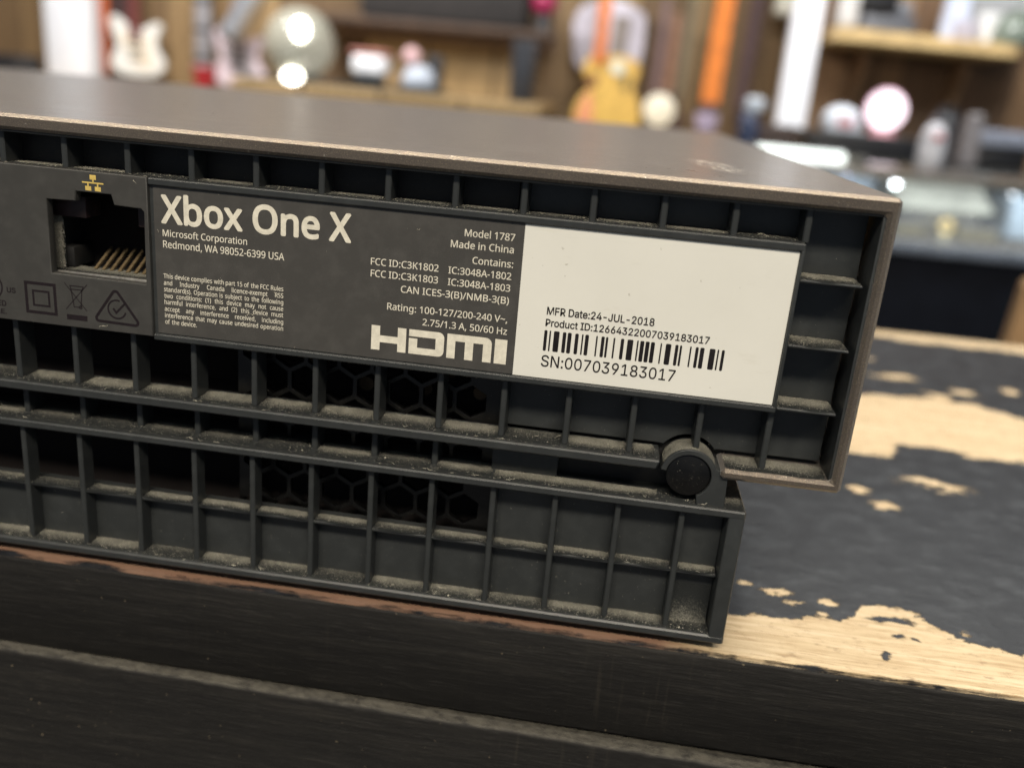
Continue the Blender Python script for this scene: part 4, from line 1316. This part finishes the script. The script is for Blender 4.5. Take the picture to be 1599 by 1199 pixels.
W().add([((.664 + (.0115 + .0035 * math.cos(t)) * math.cos(p)), 1.86 + .0035 * math.sin(t), -.124 + (.0115 + .0035 * math.cos(t)) * math.sin(p)) for p in [k * math.pi / 12 for k in range(24)] for t in [j * math.pi / 4 for j in range(8)]],
        [(i * 8 + j, ((i + 1) % 24) * 8 + j, ((i + 1) % 24) * 8 + (j + 1) % 8, i * 8 + (j + 1) % 8) for i in range(24) for j in range(8)]).build('band', simple('gold', (0.75, 0.55, 0.22), .5, .5, .6), ri_)
W().lathe([(0, -.1545), (.012, -.1545), (.006, -.137), (0, -.1365)], (.664, 1.86, 0), 16).build('stand', simple('ring_stand', (0.2, 0.18, 0.12), .6), ri_)
for x, y, dx, l in ((.60, 1.9, .03, 'dark olive trinket box inside the display case, left of the gold ring'), (.745, 1.92, .04, 'olive brown trinket box inside the display case, right of the gold ring')):
    tbx = thing('trinket_box', (x, y, -.1545), l, 'box', 'trinket boxes in the display case')
    W().box(x - dx, x + dx, y - .02, y + .02, -.1545, -.125, .003).build('box_body', simple('olive_brown_box', (0.09, 0.075, 0.04), .5), tbx)
    W().box(x - dx - .001, x + dx + .001, y - .021, y + .021, -.1248, -.117, .003).build('lid', simple('dark_navy_lid', (0.02, 0.025, 0.04), .4), tbx)
# on top of the case
bb = thing('black_box', (.62, 2.5, -.021), 'long black box on the display case, carrying the white cap and the pink lamp', 'box')
W().box(.47, .755, 2.44, 2.66, -.0205, .024, .005).build('box_body', blackm, bb)
W().box(.468, .757, 2.438, 2.662, .0242, .036, .004).build('lid', simple('charcoal_lid', (0.02, 0.02, 0.022), .5), bb)
cp = thing('baseball_cap', (.56, 2.55, .036), 'white cap with a red badge, on the long black box left of the pink lamp', 'cap')
W().sphere((.565, 2.55, .062), .052, 1, 1, .82).build('crown', simple('white_cloth', (0.66, 0.69, 0.74), .7), cp)
W().box(.52, .615, 2.465, 2.51, .0365, .046, .004).build('brim', simple('white_cloth_brim', (0.5, 0.52, 0.55), .7), cp)
W().box(.545, .585, 2.488, 2.4975, .05, .072, .003).build('badge', simple('pale_red_badge', (0.55, 0.2, 0.2), .6), cp)
pl = thing('pink_lamp', (.68, 2.55, .036), 'round glowing white lamp with a pink rim, on the long black box', 'lamp')
W().sphere((.68, 2.55, .102), .050).build('lamp_globe', emit('lit_white_globe', (1.0, 0.86, 0.93), 2.2), pl)
W().lathe([(.053, 2.552), (.056, 2.556), (.053, 2.560), (.0505, 2.556), (.053, 2.552)], (.68, 0, .102), 32, 'y').build('rim', simple('pink_rim', (0.85, 0.45, 0.55), .4), pl)
W().lathe([(0, .0365), (.036, .0365), (.03, .048), (.02, .052), (0, .0525)], (.68, 2.55, 0), 24).build('base', simple('pink_base', (0.75, 0.35, 0.38), .4), pl)
wb = thing('white_bottle', (.735, 2.3, -.021), 'white bottle with a red mark, on the display case right of the long black box', 'bottle')
W().lathe([(0, -.0205), (.030, -.0205), (.032, -.015), (.031, .03), (.025, .06), (.018, .072), (.012, .078), (0, .079)], (.74, 2.3, 0), 24).build('bottle_body', simple('white_plastic', (0.66, 0.64, 0.66), .35), wb)
W().box(.728, .752, 2.266, 2.2675, .04, .055, .0005).build('mark', simple('red_mark', (0.5, 0.1, 0.1), .5), wb)
gyx = thing('grey_flask', (.82, 2.4, -.021), 'tall dark grey flask on the display case, right of the white bottle', 'flask')
W().lathe([(0, -.0205), (.034, -.0205), (.034, .09), (.026, .105), (0, .106)], (.80, 2.42, 0), 24).build('flask_body', simple('slate_flask', (0.045, 0.045, 0.05), .35), gyx)
W().lathe([(.02, .1065), (.022, .12), (0, .124)], (.80, 2.42, 0), 20).build('stopper', blackm, gyx)
gy2 = W().hexa([(.835, 2.38, -.0205), (.885, 2.38, -.0205), (.885, 2.42, -.0205), (.835, 2.42, -.0205), (.845, 2.38, .11), (.88, 2.38, .11), (.88, 2.42, .11), (.845, 2.42, .11)], .006)
tag(gy2.build('grey_tin', simple('warm_grey_tin', (0.22, 0.20, 0.20), .4)), 'tall warm grey tin on the display case, right of the dark grey flask', 'tin')
bgx = thing('blue_grey_case', (.97, 2.5, -.021), 'blue-grey case on a black stand, at the right end of the display case', 'case')
W().box(.90, 1.05, 2.45, 2.58, .035, .075, .006).build('case_body', simple('blue_grey_plastic', (0.26, 0.28, 0.34), .4), bgx)
W().box(.91, 1.04, 2.46, 2.57, -.0205, .0345, .006).build('stand', blackm, bgx)
# carton leaning at the right
ca = thing('brown_carton', (.36, .62, -.25), 'flat brown cardboard carton at the right edge, in front of the display case', 'carton')
W().hexa([(.275, .60, -.30), (.55, .60, -.30), (.55, .63, -.30), (.282, .63, -.30), (.292, .60, -.036), (.55, .60, -.036), (.55, .63, -.036), (.299, .63, -.036)], .003).build('carton_body', simple('brown_cardboard', (0.36, 0.225, 0.115), .8, .2), ca)
W().box(.36, .41, .5985, .5995, -.28, -.04).build('tape', simple('packing_tape', (0.40, 0.28, 0.15), .3), ca)
stl = W().box(.22, .60, .50, .92, -1.0, -.301, .004)
tag(stl.build('low_stool', navy), 'dark low stand under the brown cardboard carton', 'stand')
